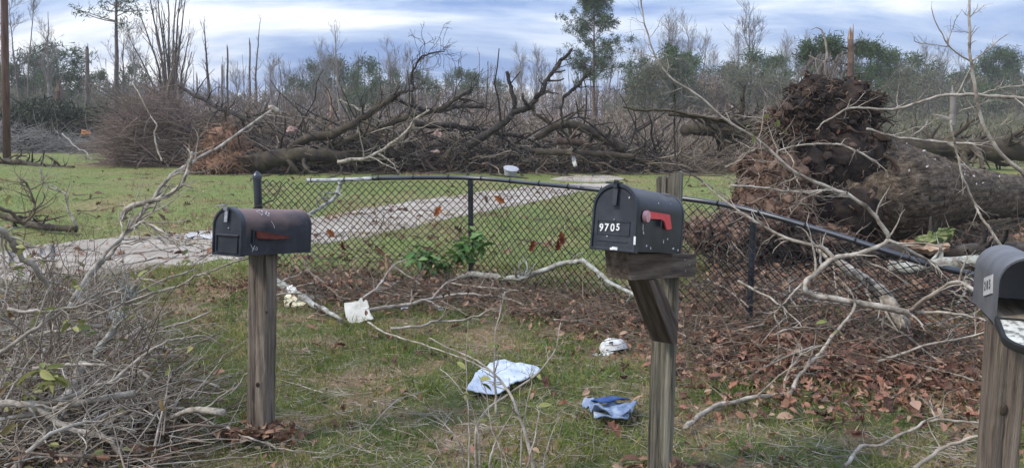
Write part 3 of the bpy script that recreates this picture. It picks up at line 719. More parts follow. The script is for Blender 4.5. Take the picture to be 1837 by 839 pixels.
mb = MB(); mb.box((w * .9, L - .03, .016), MXR @ T(0, L / 2 - .005, .014)); mb.build('floor_board', M['wood_board'], box3, smooth=False, frame=MXR)
mb = MB(); plank(mb, [(.01, -.004), (L - .03, -.004), (L - .03, -.03), (.01, -.03)], -.06, .05, MXR); mb.build('support_board', M['wood_arm'], box3, smooth=False)
MD = MXR @ T(0, -.004, .012) @ RX(rad(104))
mb = MB(); loft(mb, [ring(pf, .9, .004, h), ring(pf, .97, .0, h), ring(pf, 1.02, -.010, h), ring(pf, 1.04, .0, h), ring(pf, 1.03, .012, h), ring(pf, .9, .012, h)], MD, 0, cap0=False, cap1=False)
loft(mb, [ring(pf, .965, .001, h), ring(pf, .5, .003, h)], MD, 1, cap0=True)
loft(mb, [ring(pf, .965, .008, h), ring(pf, .5, .010, h)], MD, 1, cap0=True)
door = mb.build('door', [M['rubber'], M['door_speckled']], box3, auto=30)
mb = MB(); s = np.array([(-.075, -.004, .006), (.075, -.004, .006)]); mb.tubes(xf(s, MXR), np.array([.006, .006]), 8, caps=True); mb.build('hinge', M['black_box'], box3)
PM = MXR @ T(-w / 2 - .002, .155, .098) @ RX(rad(-12))
mb = MB(); plank(mb, [(-.075, -.030), (.075, -.030), (.075, .030), (-.075, .030)], -.0015, .0015, PM); plq = mb.build('number_plate', M['plaque'], body, smooth=False)
for i, ch in enumerate('205'):
    v, f = text_mesh(ch, .042, .0006); mb = MB(); mb.add(xf(v * (1.1, 1, 1), PM @ T(-.003, .042 - i * .042, 0) @ RY(rad(-90)) @ RZ(rad(-90))), f); mb.build('digit', M['grey_inside'], plq, smooth=False) if False else mb.build('digit', M['grey_box'], body, smooth=False)

# knots and nail heads in the timber
def knot(parent, c, r, n_):
    c = np.asarray(c, float); n_ = np.asarray(n_, float); n_ /= np.linalg.norm(n_); u_ = np.cross(n_, (0, 0, 1.)); u_ /= np.linalg.norm(u_); a_ = np.linspace(0, 6.283, 17)[:-1]; rings = []
    for f_, h_ in ((1.0, -.001), (.8, .0022), (.55, .0005), (.45, .002), (.15, .001)): rings.append(c + n_ * h_ + f_ * r * (np.cos(a_)[:, None] * u_ + 1.5 * np.sin(a_)[:, None] * np.array((0, 0, 1.))))
    mb = MB(); loft(mb, rings, None); mb.build('knot', M['knot_dark'], parent)
nl_ = np.array((math.sin(rad(-8)), -math.cos(rad(-8)), 0)); nl_ = np.array((-math.sin(rad(8)) * -1, -math.cos(rad(8)), 0))
knot(box3, P(1802, 735, 2.431), .013, (.13, -1, 0)); knot(box1, P(462, 690, 3.334), .008, (.2, -1, 0)); knot(box1, P(478, 560, 3.336), .006, (.2, -1, 0))
for (y_, z_) in ((.60, -.03), (.62, -.075), (.66, -.05)):
    mb = MB(); mb.tubes(xf(np.array([(.046, y_, z_), (.0495, y_, z_)]), MXM), np.array([.0045, .0045]), 10, caps=True); mb.build('nail', M['steel'], box2, auto=30)
# ------------------------------------------------------------------ chain link fence
fp = [P(466, 318, 7.05), P(560, 326, 6.95), P(700, 322, 6.85), P(843, 322, 6.76), P(950, 331, 6.4), P(1060, 342, 5.97), P(1240, 361, 5.5), P(1350, 382, 5.16), P(1500, 425, 4.8), P(1640, 470, 4.5), P(1760, 500, 4.3)]
fs = spline(fp, 220)
fence = thing('chain_link_fence', 'black chain link fence with bowed top rail, pushed over towards the right', 'fence', (fs[90][0], fs[90][1], 0))
sl_ = np.concatenate([[0], np.cumsum(np.linalg.norm(np.diff(fs[:, :2], axis=0), axis=1))])
def at_s(s): return np.stack([np.interp(s, sl_, fs[:, i]) for i in range(3)], -1)
i_free = int(np.argmin(np.abs(fs[:, 0] - P(552, 326, 6.95)[0]))); i_wear = int(np.argmin(np.abs(fs[:, 0] - P(668, 322, 6.87)[0])))
i_mid = int(np.argmin(np.abs(fs[:, 0] - P(1052, 341, 5.99)[0])))
up = np.array((0, 0, .012))
mb = MB(); mb.tubes(fs[i_free:i_wear + 1] + up, np.full(i_wear + 1 - i_free, .0175), 12, caps=True); o = mb.build('rail', M['rail_worn'], fence); o['label'] = 'scraped pale free end of the top rail'
mb = MB(); mb.tubes(fs[i_wear:i_mid] + up, np.full(i_mid - i_wear, .0178), 12, caps=True); mb.build('rail', M['rail_black'], fence)
mb = MB(); mb.tubes(fs[i_mid - 1:] + up, np.full(len(fs) - i_mid + 1, .0185), 12, caps=True); mb.build('rail', M['rail_black'], fence)
for (px, top, Y, r) in ((461, 316, 7.07, .036), (844, 326, 6.80, .024), (1352, 388, 5.2, .022)):
    t = P(px, top, Y); mb = MB(); mb.tubes(np.array([(t[0], Y, -.05), (t[0], Y, t[2] * .5), t]), np.full(3, r), 14, caps=True); pst = mb.build('post', M['rail_black'], fence, auto=40)
    mb = MB(); zt = t[2]
    prof = [(r * 1.12, -.03), (r * 1.14, 0), (r * 1.0, .012), (r * .62, .03), (r * .2, .045), (r * .02, .05)]
    mb.tubes(np.array([(t[0], Y, zt + z) for _, z in prof]), np.array([q for q, _ in prof]), 14, caps=True); mb.build('post_cap', M['rail_black'], pst, auto=40)
mb = MB()
for s in np.arange(.5, sl_[-1], .31):
    c = at_s(np.array([s]))[0] + up; a = np.linspace(0, 6.6, 14)
    d = at_s(np.array([s + .02]))[0] - at_s(np.array([s - .02]))[0]; d /= np.linalg.norm(d); nn = np.cross(d, (0, 0, 1.)); uu = np.cross(nn, d)
    pth = c + np.cos(a)[:, None] * nn * .0205 + np.sin(a)[:, None] * uu * .0205 + d * (a - 3)[:, None] * .0012
    mb.tubes(pth, np.full(14, .0026), 4); mb.tubes(np.array([pth[-1], pth[-1] + (.006, -.01, .03)]), np.array([.0026, .0016]), 4)
mb.build('wire_tie', M['wire'], fence, kind='stuff')
hw, hh = .0335, .0345
nw = int(sl_[-1] / hw)
spans = [(0, sl_[np.argmin(np.abs(fs[:, 0] - P(843, 322, 6.76)[0]))]), (0, 0), (0, 0)]
sB = spans[0][1]; sD = sl_[np.argmin(np.abs(fs[:, 0] - P(1350, 382, 5.16)[0]))]
bounds = [0, int(sB / hw), int(sD / hw), nw]
for bi in range(3):
    mb = MB(); nz = 27; paths = []
    for i in range(bounds[bi], bounds[bi + 1]):
        zi = np.arange(nz); s = i * hw + np.where((zi + i) % 2 == 0, 0.0, hw) * 1.04
        q = at_s(np.clip(s, 0, sl_[-1])); top = q[:, 2] - .012
        free = 1.0
        z = .015 + (top - .015) * zi / (nz - 1)
        bow = .035 * sn(s * 1.0, z * 2, .9) * np.sin(np.pi * zi / (nz - 1)) + (.10 * np.clip((s - sD) / .6, 0, 1) * np.sin(np.pi * zi / (nz - 1)))
        paths.append(np.stack([q[:, 0] + .3 * bow, q[:, 1] + bow - .02 + .003 * np.where((zi + i) % 2 == 0, 1, -1), z], -1))
    mb.tubes(np.array(paths), np.full((len(paths), nz), .0043), 4); mb.build('wire_mesh', M['black_chain'], fence, smooth=True, kind='stuff')

# leaves caught in the wire
def stuck(px, py, Y, L, key, label):
    v, f = oak_leaf(L, .02); mb = MB(); c = P(px, py, Y)
    mb.add(xf(v - np.array((0, L / 2, 0)), T(*c) @ RZ(random.uniform(-.3, .3)) @ RX(rad(random.uniform(60, 95))) @ RZ(random.uniform(-1, 1))), f)
    tag(mb.build('dead_leaf', M[key], smooth=False), label, 'leaf', 'dead leaves caught in the fence')
stuck(785, 379, 6.72, .105, 'orange_leaf', 'orange leaf caught in fence wire left of the middle fence post')
stuck(896, 358, 6.50, .10, 'orange_leaf', 'orange brown leaf caught in fence wire just right of the middle post')
stuck(955, 441, 6.25, .10, 'red_leaf', 'red brown oak leaf low on the fence wire in the middle panel')
stuck(1008, 427, 6.05, .11, 'red_leaf', 'red oak leaf in the fence wire beside the numbered mailbox')
stuck(1000, 440, 6.1, .09, 'red_leaf', 'small dark leaf in the fence wire between two red oak leaves')
stuck(617, 441, 6.9, .09, 'red_leaf', 'rusty leaf caught in wire right of the faded mailbox')
stuck(594, 418, 6.9, .09, 'orange_leaf', 'small orange leaf in wire behind the faded mailbox')

# ------------------------------------------------------------------ litter dropped by the storm
def slab(name, label, cat, pts, Y0, Y1, thick, material, wob=.0015):
    py = [p[1] for p in pts]; a, b = min(py), max(py)
    q = np.array([P(x, y, Y1 + (Y0 - Y1) * (y - a) / (b - a)) for x, y in pts])
    q = spline(np.vstack([q, q[:1]]), 46)[:-1] + rng.normal(0, wob, (45, 3))
    n = np.cross(q[10] - q[0], q[25] - q[0]); n /= np.linalg.norm(n); n = n if n[1] > 0 else -n
    mb = MB(); c0, c1 = q.mean(0), q.mean(0) + n * thick; k = len(q); i = np.arange(k); j = (i + 1) % k
    mb.add(np.vstack([q, q + n * thick, c0[None], c1[None]]), [np.stack([i, j, j + k, i + k], -1), np.stack([np.full(k, 2 * k), j, i], -1), np.stack([np.full(k, 2 * k + 1), i + k, j + k], -1)])
    return tag(mb.build(name, material, smooth=False, auto=30), label, cat)
slab('plaster_board_piece', 'torn white square of plasterboard leaning on a branch right of the left mailbox', 'board', [(617, 543), (640, 540), (648, 533), (651, 540), (657, 538), (662, 549), (661, 556), (667, 565), (668, 572), (655, 575), (632, 583), (622, 571), (619, 560)], 5.32, 5.42, .014, M['board'])
slab('foam_piece', 'pale yellow foam scrap lying under the lichen log beside the left post', 'foam', [(510, 531), (516, 527), (527, 530), (538, 535), (552, 541), (542, 547), (521, 549), (510, 545)], 5.75, 5.95, .04, M['foam_yellow'])
slab('foam_piece', 'small white foam scrap above the yellow one beside the left post', 'foam', [(514, 515), (524, 511), (532, 518), (530, 526), (518, 524)], 6.0, 6.1, .03, M['board'])
slab('paper_scrap', 'small bluish white paper scrap under the long branch, nearer the plasterboard', 'paper', [(718, 549), (729, 547), (732, 552), (722, 556)], 5.75, 5.85, .003, M['cloth_white'], .002)
slab('paper_scrap', 'crumpled white paper scrap right of the bluish scrap under the long branch', 'paper', [(779, 548), (788, 546), (795, 553), (790, 562), (783, 556)], 5.7, 5.78, .006, M['cap_white'], .006)
def cloth(name, pts, hfun, material, parent=None, cuts=3, lift=.03, kind=None):
    q = np.array([G(x, y) for x, y in pts]); q = spline(np.vstack([q, q[:1]]), 36)[:-1]
    b = bmesh.new(); vs = [b.verts.new(p) for p in q]; b.faces.new(vs)
    bmesh.ops.triangulate(b, faces=b.faces[:])
    for _ in range(cuts): bmesh.ops.subdivide_edges(b, edges=[e for e in b.edges if e.calc_length() > .02], cuts=1, use_grid_fill=True); bmesh.ops.triangulate(b, faces=b.faces[:])
    bmesh.ops.smooth_vert(b, verts=[v for v in b.verts if not v.is_boundary], factor=.5, use_axis_x=True, use_axis_y=True)
    C = q.mean(0)
    for v in b.verts: v.co.z = float(gh(v.co.x, v.co.y)) + lift + hfun(v.co.x, v.co.y)
    bmesh.ops.recalc_face_normals(b, faces=b.faces[:])
    g = bmesh.ops.solidify(b, geom=b.faces[:], thickness=.006)
    mb = MB(); mb.bm(b); return mb.build(name, material, parent)
tag(cloth('plastic_sheet', [(836, 708), (858, 684), (896, 664), (925, 668), (966, 675), (960, 686), (925, 703), (900, 717), (872, 716), (850, 712)], lambda x, y: .010 * np.abs(sn(x * 1.0, y * .7, .30)) + .005 * np.abs(sn(x + 3, y, .10)) + .006, M['cloth_white'], cuts=4), 'crumpled pale blue white sheet lying on the grass behind the young shoots', 'sheet')
c0 = G(1090, 752); jr = thing('denim_garment', 'folded light blue denim garment on the grass left of the numbered post', 'clothing', (c0[0], c0[1], 0))
cloth('waistband_fold', [(1043, 746), (1058, 742), (1080, 750), (1110, 747), (1140, 750), (1134, 760), (1122, 770), (1090, 769), (1065, 766), (1055, 756)], lambda x, y: .024 * np.abs(sn(x * .45, y * 1.5, .16)) + .012 * np.abs(sn(x, y, .10)) + .018, M['denim'], jr, 4)
cloth('lining_fold', [(1056, 742), (1066, 738), (1078, 747), (1092, 749), (1108, 744), (1122, 740), (1130, 748), (1112, 752), (1082, 754), (1064, 749)], lambda x, y: .016 * sn(x * .6, y, .2) + .05, M['denim_dark'], jr, 3)
cloth('hem', [(1064, 764), (1090, 766), (1124, 764), (1124, 770), (1090, 772), (1068, 770)], lambda x, y: .006 * sn(x, y, .08) + .022, M['denim'], jr, 3)
# baseball cap
c0 = G(1098, 633); cap = thing('baseball_cap', 'white baseball cap with dark emblem lying on the grass', 'cap', c0)
MC = T(*c0) @ T(.012, .03, .012) @ RZ(rad(196)) @ RX(rad(16)) @ RY(rad(4))
b = bmesh.new(); bmesh.ops.create_uvsphere(b, u_segments=24, v_segments=14, radius=.080)
bmesh.ops.delete(b, geom=[v for v in b.verts if v.co.z < -.003], context='VERTS')
for v in b.verts:
    z = v.co.z / .08
    v.co.x *= 1.12; v.co.z = .072 * z ** .85 if z > 0 else v.co.z
    if v.co.x > 0: v.co.z *= 1.05
    v.co.y *= .95 + .05 * z; v.co.z += .0025 * math.sin(v.co.x * 70) * math.cos(v.co.y * 55)
mb = MB(); mb.bm(b, MC); crown_ = mb.build('crown', M['cap_white'], cap)
a = np.linspace(-1.25, 1.25, 19); rows = []
for f in np.linspace(0, 1, 6): rows.append(np.stack([.0896 * np.cos(a) + f * .085 * np.cos(a * .72) ** .8, .076 * np.sin(a), .001 + .012 * f * (1 - f) - .024 * (np.sin(a) ** 2) * (.4 + .6 * f) - .012 * f], -1))
V = np.concatenate(rows); ii = (np.arange(5)[:, None] * 19 + np.arange(18)[None]).ravel()
mb = MB(); mb.add(xf(V, MC), np.stack([ii, ii + 19, ii + 20, ii + 1], -1)); mb.add(xf(V - (0, 0, .003), MC), np.stack([ii, ii + 1, ii + 20, ii + 19], -1)); mb.build('brim', M['cap_white'], cap)
mb = MB()
for (a_, e_, sx_, sz) in ((62, 38, .022, .007), (66, 30, .006, .020), (55, 33, .012, .006)):
    mb.box((.004, sx_, sz), MC @ RZ(rad(a_)) @ RY(rad(-e_)) @ T(.083, 0, 0))
mb.build('emblem', M['black_box'], crown_, smooth=False)
a = np.linspace(0, 6.283, 25); mb = MB(); mb.tubes(xf(np.stack([.0905 * np.cos(a), .0775 * np.sin(a), np.full(25, .001)], -1), MC), np.full(25, .002), 5); mb.build('band', M['cloth_white'], cap)

# ------------------------------------------------------------------ standing shoots and green shrub
OV = []
for i in range(4):
    v, f = oval_leaf(1, random.uniform(.32, .46), random.uniform(.05, .5)); mb = MB(); mb.add(v, f); o = mb.build('leaf', M['olive_leaf'], origin=(0, 0, 0)); OV.append(o.data); bpy.data.objects.remove(o)
GL = []
for i in range(4):
    v, f = oval_leaf(1, random.uniform(.36, .5), random.uniform(.05, .4)); mb = MB(); mb.add(v, f); o = mb.build('leaf', M['green_leaf'], origin=(0, 0, 0)); GL.append(o.data); bpy.data.objects.remove(o)
def leafy(t, s, n, pool, size, t0=.3):
    for i in range(n):
        p = s[int(random.uniform(t0, 1) * (len(s) - 1))]
        leaf_obj('leaf', random.choice(pool), p + np.array((random.gauss(0, .006), random.gauss(0, .006), 0)), (random.uniform(-1.0, .9), random.gauss(0, .6), random.uniform(0, 6.28)), random.uniform(*size), t)
shoots = thing('sapling', 'pale bare forking sapling with few olive leaves in front of the white sheet', 'sapling', (P(860, 918, 2.8)[0], 2.8, 0))
for pts, r0, r1, nl in (([(858, 925, 2.8), (855, 839, 2.82), (853, 775, 2.84), (867, 742, 2.86), (913, 706, 2.9), (962, 670, 2.95), (994, 629, 3.0), (1002, 600, 3.0), (1006, 578, 3.02)], .0075, .0018, 2),
                       ([(962, 925, 2.75), (958, 839, 2.78), (942, 775, 2.8), (921, 718, 2.84), (897, 682, 2.9), (861, 649, 2.95), (800, 621, 3.05), (770, 605, 3.1)], .0085, .0018, 2),
                       ([(890, 742, 2.86), (888, 700, 2.9), (887, 662, 2.92), (889, 601, 2.96), (897, 560, 2.98), (906, 522, 3.0)], .0055, .0014, 5),
                       ([(868, 900, 2.78), (877, 839, 2.78), (893, 783, 2.82), (919, 742, 2.84), (925, 715, 2.86)], .005, .002, 1),
                       ([(945, 839, 2.7), (966, 752, 2.72), (963, 725, 2.75)], .004, .0015, 2),
                       ([(838, 860, 2.7), (826, 800, 2.7), (807, 770, 2.72), (780, 745, 2.75)], .004, .0015, 2),
                       ([(994, 629, 3.0), (1012, 614, 3.02), (1035, 612, 3.05)], .0025, .001, 0),
                       ([(840, 900, 2.72), (842, 760, 2.8), (836, 650, 2.85), (840, 575, 2.9)], .004, .0014, 9),
                       ([(870, 920, 2.8), (862, 820, 2.8), (850, 740, 2.82), (820, 690, 2.85), (790, 660, 2.9)], .0045, .0014, 4), ([(945, 920, 2.78), (935, 830, 2.8), (938, 760, 2.83), (950, 700, 2.88), (955, 655, 2.92)], .0045, .0014, 3), ([(905, 920, 2.7), (900, 820, 2.72), (880, 760, 2.75), (872, 700, 2.8), (858, 672, 2.82)], .0035, .0012, 4), ([(985, 920, 2.8), (975, 850, 2.8), (985, 790, 2.85), (1004, 748, 2.9)], .0035, .0012, 3)):
    s = spline(np.array([P(*p) for p in pts]), 30, .002); mb = MB(); mb.tubes(s, np.linspace(r0, r1, 30), 7, caps=True); mb.build('stem', M['branch_pale'], shoots)
    if nl > 1:
        q, qr = spawn(s, np.linspace(r0, r1, 30), 5, .05, .16, .7, 5, .2, .06, t0=.3); mb = MB(); mb.tubes(q, qr, 4); mb.build('twigs', M['twig_grey'], shoots, kind='stuff')
    leafy(shoots, s, nl, OV, (.03, .055), .45)
sh = thing('green_shrub', 'leafy green shrub growing at the foot of the middle fence post', 'shrub', (P(800, 505, 6.6)[0], 6.6, 0))
for k in range(16):
    px = random.choice((random.uniform(720, 780), random.uniform(735, 885), random.uniform(830, 880))); top = np.interp(px, [715, 740, 800, 850, 885], [470, 445, 440, 410, 420]) + random.uniform(-5, 40)
    b0 = P(random.uniform(770, 840), 508, 6.65); t1 = P(px, top, random.uniform(6.45, 6.72)); mid = (b0 + t1) / 2 + np.array((random.gauss(0, .05), 0, .06))
    s = spline(np.array([b0, mid, t1]), 16); mb = MB(); mb.tubes(s, np.linspace(.005, .0015, 16), 5); mb.build('stem', M['twig_brown'], sh)
    leafy(sh, s, 14, GL, (.07, .125), .4)
# ------------------------------------------------------------------ branches on and by the fence
B = branch
FB = 'fallen_branch'
B(FB, 'reddish grey bent branch leaning down from the fence right of the left mailbox', 'branch', [(544, 466, 6.6), (555, 485, 6.4), (572, 502, 6.2), (595, 519, 6.0), (606, 530, 5.9), (630, 537, 5.8)], .013, .009, 'twig_brown', 8, (.1, .3), 2)
B(FB, 'thin pale branch rising from the plasterboard to the stub by the green shrub', 'branch', [(648, 538, 5.6), (674, 516, 5.8), (691, 496, 6.0), (704, 477, 6.2), (728, 466, 6.3)], .008, .004, 'branch_pale', 8, (.08, .25), 2)
B(FB, 'long grey branch running right from the plasterboard along the litter', 'branch', [(655, 558, 5.45), (699, 551, 5.55), (746, 542, 5.65), (782, 534, 5.75), (818, 528, 5.8), (860, 529, 5.85), (900, 534, 5.8), (950, 549, 5.7), (992, 557, 5.6)], .017, .005, 'branch_pale', 14, (.12, .4), 2, extra=[([(775, 536, 5.7), (795, 512, 5.9), (818, 500, 6.1), (845, 486, 6.3)], .009, .004)])
B(FB, 'lower curving branch on the grass below the long grey branch', 'branch', [(700, 588, 5.2), (746, 586, 5.25), (778, 577, 5.3), (818, 576, 5.3), (855, 566, 5.3), (885, 552, 5.3)], .010, .004, 'branch_pale', 8, (.1, .3), 2)
B(FB, 'thin straw coloured branch slanting down right from the plasterboard towards the sapling', 'branch', [(660, 577, 5.2), (690, 596, 5.0), (740, 611, 4.7), (784, 625, 4.4), (848, 650, 3.9), (890, 672, 3.5)], .007, .003, 'branch_pale', 6, (.08, .25), 1)
B('fallen_log', 'lichen covered log lying over foam scraps beside the left post', 'log', [(496, 505, 6.3), (523, 522, 6.15), (544, 534, 6.0), (561, 545, 5.85), (582, 555, 5.7), (612, 573, 5.5)], .036, .012, 'log_lichen', 8, (.1, .35), 2, sides=12)
B(FB, 'thin branch crossing behind the left post at the fence foot', 'branch', [(490, 507, 6.1), (521, 498, 6.2), (551, 483, 6.3)], .006, .004, 'branch_pale', 5, (.08, .2), 1)
B(FB, 'brown twig lying flat between the lichen log and the plasterboard', 'branch', [(555, 563, 5.5), (585, 564, 5.5), (619, 557, 5.5)], .007, .004, 'twig_brown', 4, (.08, .2), 1)
B('fallen_log', 'lichen spotted limb lying along the fence foot right of the middle fence post', 'log', [(830, 496, 6.6), (847, 492, 6.55), (897, 498, 6.4), (930, 499, 6.2), (943, 497, 6.15), (968, 486, 6.1), (1008, 473, 6.0), (1046, 467, 5.8)], .026, .018, 'log_lichen', 8, (.1, .35), 2, sides=10, extra=[([(1046, 467, 5.8), (1070, 486, 5.6), (1096, 507, 5.4), (1130, 525, 5.2), (1165, 540, 5.0)], .018, .011)])
B(FB, 'pale stick crossing under the lichen limb right of the middle fence post', 'branch', [(800, 506, 6.3), (853, 514, 6.0), (890, 517, 5.9), (930, 520, 5.8)], .008, .004, 'branch_pale', 6, (.1, .25), 2)
B(FB, 'grey branch hooked over the top rail behind the faded mailbox', 'branch', [(612, 322, 6.85), (609, 335, 6.85), (602, 353, 6.8), (583, 367, 6.7), (560, 381, 6.5), (540, 395, 6.3)], .021, .013, 'log_lichen', 6, (.1, .3), 2)
B(FB, 'thin mossy twig arching from the gate post to the faded mailbox', 'branch', [(455, 373, 6.6), (475, 365, 6.7), (492, 357, 6.8), (500, 345, 6.85), (505, 330, 6.9)], .008, .004, 'branch_mossy', 8, (.08, .25), 2)
B('tree_stub', 'pale broken stub standing against the fence left of the green shrub', 'stump', [(700, 503, 6.5), (697, 480, 6.5), (695, 455, 6.5)], .022, .016, 'splinter', 2, (.08, .15))

# ------------------------------------------------------------------ right hand tangle (traced from the place)
B(FB, 'long pale branch curving over the grass from the numbered post to the right', 'branch', [(1229, 766, 3.55), (1255, 745, 3.62), (1299, 724, 3.7), (1353, 712, 3.8), (1414, 706, 3.85), (1429, 682, 3.9), (1450, 655, 3.95), (1475, 627, 4.05), (1529, 556, 4.25), (1522, 536, 4.3)], .013, .0075, 'branch_pale', 10, (.12, .4), 2, extra=[([(1422, 700, 3.85), (1440, 709, 3.86), (1481, 709, 3.88), (1540, 704, 3.9), (1598, 700, 3.95)], .009, .004), ([(1405, 703, 3.84), (1415, 665, 3.9), (1440, 635, 3.95), (1475, 618, 4.0)], .007, .004)])
B(FB, 'big looping grey branch bent over the fence between the root plate and the leaf bed', 'branch', [(1633, 560, 4.3), (1584, 551, 4.3), (1523, 540, 4.3), (1454, 528, 4.3), (1443, 510, 4.3), (1463, 491, 4.35), (1496, 463, 4.4), (1548, 453, 4.4), (1593, 430, 4.4), (1578, 400, 4.4), (1560, 377, 4.4), (1525, 351, 4.4), (1482, 334, 4.4), (1425, 308, 4.4), (1360, 251, 4.4), (1305, 217, 4.4), (1253, 172, 4.4), (1204, 140, 4.4), (1176, 101, 4.4), (1157, 45, 4.4), (1148, -10, 4.4)], .019, .0035, 'branch_pale', 34, (.12, .45), 2, n=150, jit=.002, extra=[([(1593, 430, 4.4), (1615, 440, 4.4), (1655, 461, 4.4), (1690, 478, 4.4)], .012, .007), ([(1496, 463, 4.4), (1475, 445, 4.45), (1420, 430, 4.5), (1384, 414, 4.55), (1350, 394, 4.6), (1300, 360, 4.7), (1262, 328, 4.8)], .013, .004), ([(1176, 101, 4.4), (1190, 118, 4.4), (1180, 70, 4.35)], .003, .001)])
B(FB, 'pale branch with forked ends reaching towards the open grey mailbox', 'branch', [(1633, 558, 4.2), (1669, 530, 4.0), (1720, 503, 3.8), (1766, 536, 3.4), (1815, 585, 3.0)], .013, .006, 'branch_pale', 8, (.1, .3), 2, extra=[([(1720, 503, 3.8), (1728, 480, 3.8), (1734, 458, 3.8)], .006, .003), ([(1640, 560, 4.2), (1705, 560, 3.9), (1750, 570, 3.6), (1785, 580, 3.3)], .009, .004)])
B('fallen_log', 'thick pale broken limb lying in the leaf bed behind the fence rail', 'log', [(1470, 447, 5.3), (1505, 470, 5.1), (1548, 500, 4.9), (1584, 524, 4.7), (1608, 560, 4.55), (1625, 588, 4.45)], .030, .036, 'branch_pale', 12, (.15, .45), 2, sides=12)
B(FB, 'drooping thin stem hanging straight down into the leaf bed', 'branch', [(1440, 505, 4.3), (1410, 540, 4.2), (1392, 560, 4.2), (1395, 600, 4.2), (1396, 655, 4.2)], .006, .003, 'branch_pale', 6, (.08, .25), 1)
B(FB, 'pale forked stick on the grass left of the right post', 'branch', [(1518, 836, 3.1), (1551, 800, 3.15), (1584, 797, 3.2), (1645, 764, 3.25), (1681, 752, 3.25), (1762, 758, 3.2)], .008, .005, 'branch_pale', 7, (.1, .3), 2, extra=[([(1681, 752, 3.25), (1672, 735, 3.3), (1668, 720, 3.35)], .005, .003)])
B(FB, 'grey stick at the foot of the right post, lowest in view', 'branch', [(1640, 840, 3.0), (1687, 806, 3.0), (1720, 793, 3.0), (1759, 782, 2.95)], .009, .006, 'twig_grey', 6, (.1, .3), 1)
B(FB, 'slender branch arching in front of the lying trunk towards the far right', 'branch', [(1465, 232, 4.6), (1482, 217, 4.6), (1525, 196, 4.6), (1606, 196, 4.6), (1682, 174, 4.6), (1749, 171, 4.6), (1845, 178, 4.6)], .004, .0105, 'branch_pale', 14, (.1, .4), 2, extra=[([(1749, 171, 4.6), (1790, 160, 4.6), (1840, 153, 4.6)], .005, .003), ([(1720, 200, 4.6), (1760, 187, 4.6), (1785, 172, 4.6)], .004, .002), ([(1640, 240, 4.6), (1665, 225, 4.6), (1688, 207, 4.6)], .003, .0015)])
B('bare_sapling', 'tall thin leafless sapling rising in front of the sky at far right', 'sapling', [(1850, 322, 4.2), (1828, 306, 4.2), (1787, 265, 4.2), (1766, 227, 4.2), (1752, 174, 4.2), (1742, 108, 4.2), (1738, 60, 4.2), (1741, 10, 4.2), (1744, -20, 4.2)], .012, .005, 'branch_pale', 8, (.06, .2), 1, extra=[([(1741, 109, 4.2), (1705, 85, 4.2), (1690, 60, 4.2), (1676, 36, 4.2), (1671, 14, 4.2)], .0045, .002), ([(1703, 84, 4.2), (1670, 80, 4.2), (1644, 76, 4.2), (1638, 66, 4.2)], .003, .0015), ([(1700, 82, 4.2), (1708, 55, 4.2), (1719, 27, 4.2)], .003, .0015), ([(1745, 109, 4.2), (1778, 85, 4.2), (1806, 61, 4.2)], .0045, .0018), ([(1739, 60, 4.2), (1725, 58, 4.2), (1702, 57, 4.2)], .0025, .001), ([(1741, 30, 4.2), (1752, 20, 4.2), (1768, 8, 4.2)], .003, .0015)], jit=.003)
B(FB, 'thin vertical branch crossing the big lying trunk from top to bottom', 'branch', [(1705, 215, 4.0), (1713, 255, 4.0), (1725, 313, 4.0), (1749, 365, 4.0), (1768, 398, 3.95), (1800, 445, 3.9)], .004, .007, 'branch_pale', 8, (.08, .25), 1)
B(FB, 'pale stick resting level above the lying trunk', 'branch', [(1555, 232, 7.2), (1590, 242, 7.2), (1625, 248, 7.2), (1682, 255, 7.2), (1757, 259, 7.2)], .012, .012, 'branch_pale', 10, (.15, .5), 2)
B(FB, 'pale branch bowed across the root plate in front', 'branch', [(1395, 272, 5.5), (1415, 263, 5.5), (1460, 259, 5.5), (1501, 260, 5.5), (1535, 270, 5.5), (1572, 291, 5.5)], .006, .008, 'branch_pale', 10, (.1, .3), 2)
B(FB, 'level pale twig in front of the red root mass', 'branch', [(1310, 332, 4.9), (1368, 337, 4.9), (1439, 344, 4.9), (1505, 340, 4.9)], .007, .004, 'branch_pale', 10, (.1, .3), 2)
B(FB, 'dark upright twig standing behind the numbered mailbox', 'branch', [(1278, 340, 4.9), (1240, 312, 5.2), (1213, 288, 5.5), (1209, 219, 5.5), (1213, 154, 5.5)], .006, .006, 'branch_dark', 6, (.05, .2), 1)
B(FB, 'dark mossy limb reaching right towards the root plate above the lawn', 'branch', [(1118, 193, 9), (1155, 198, 9), (1192, 197, 9), (1230, 205, 9), (1265, 211, 9), (1310, 219, 9)], .012, .022, 'branch_mossy', 12, (.15, .5), 2)
B(FB, 'thin grey branch hanging from the top edge behind the root plate side', 'branch', [(1300, 300, 5), (1330, 285, 5), (1350, 262, 5), (1362, 240, 5), (1372, 190, 5)], .005, .003, 'twig_grey', 8, (.1, .3), 1)

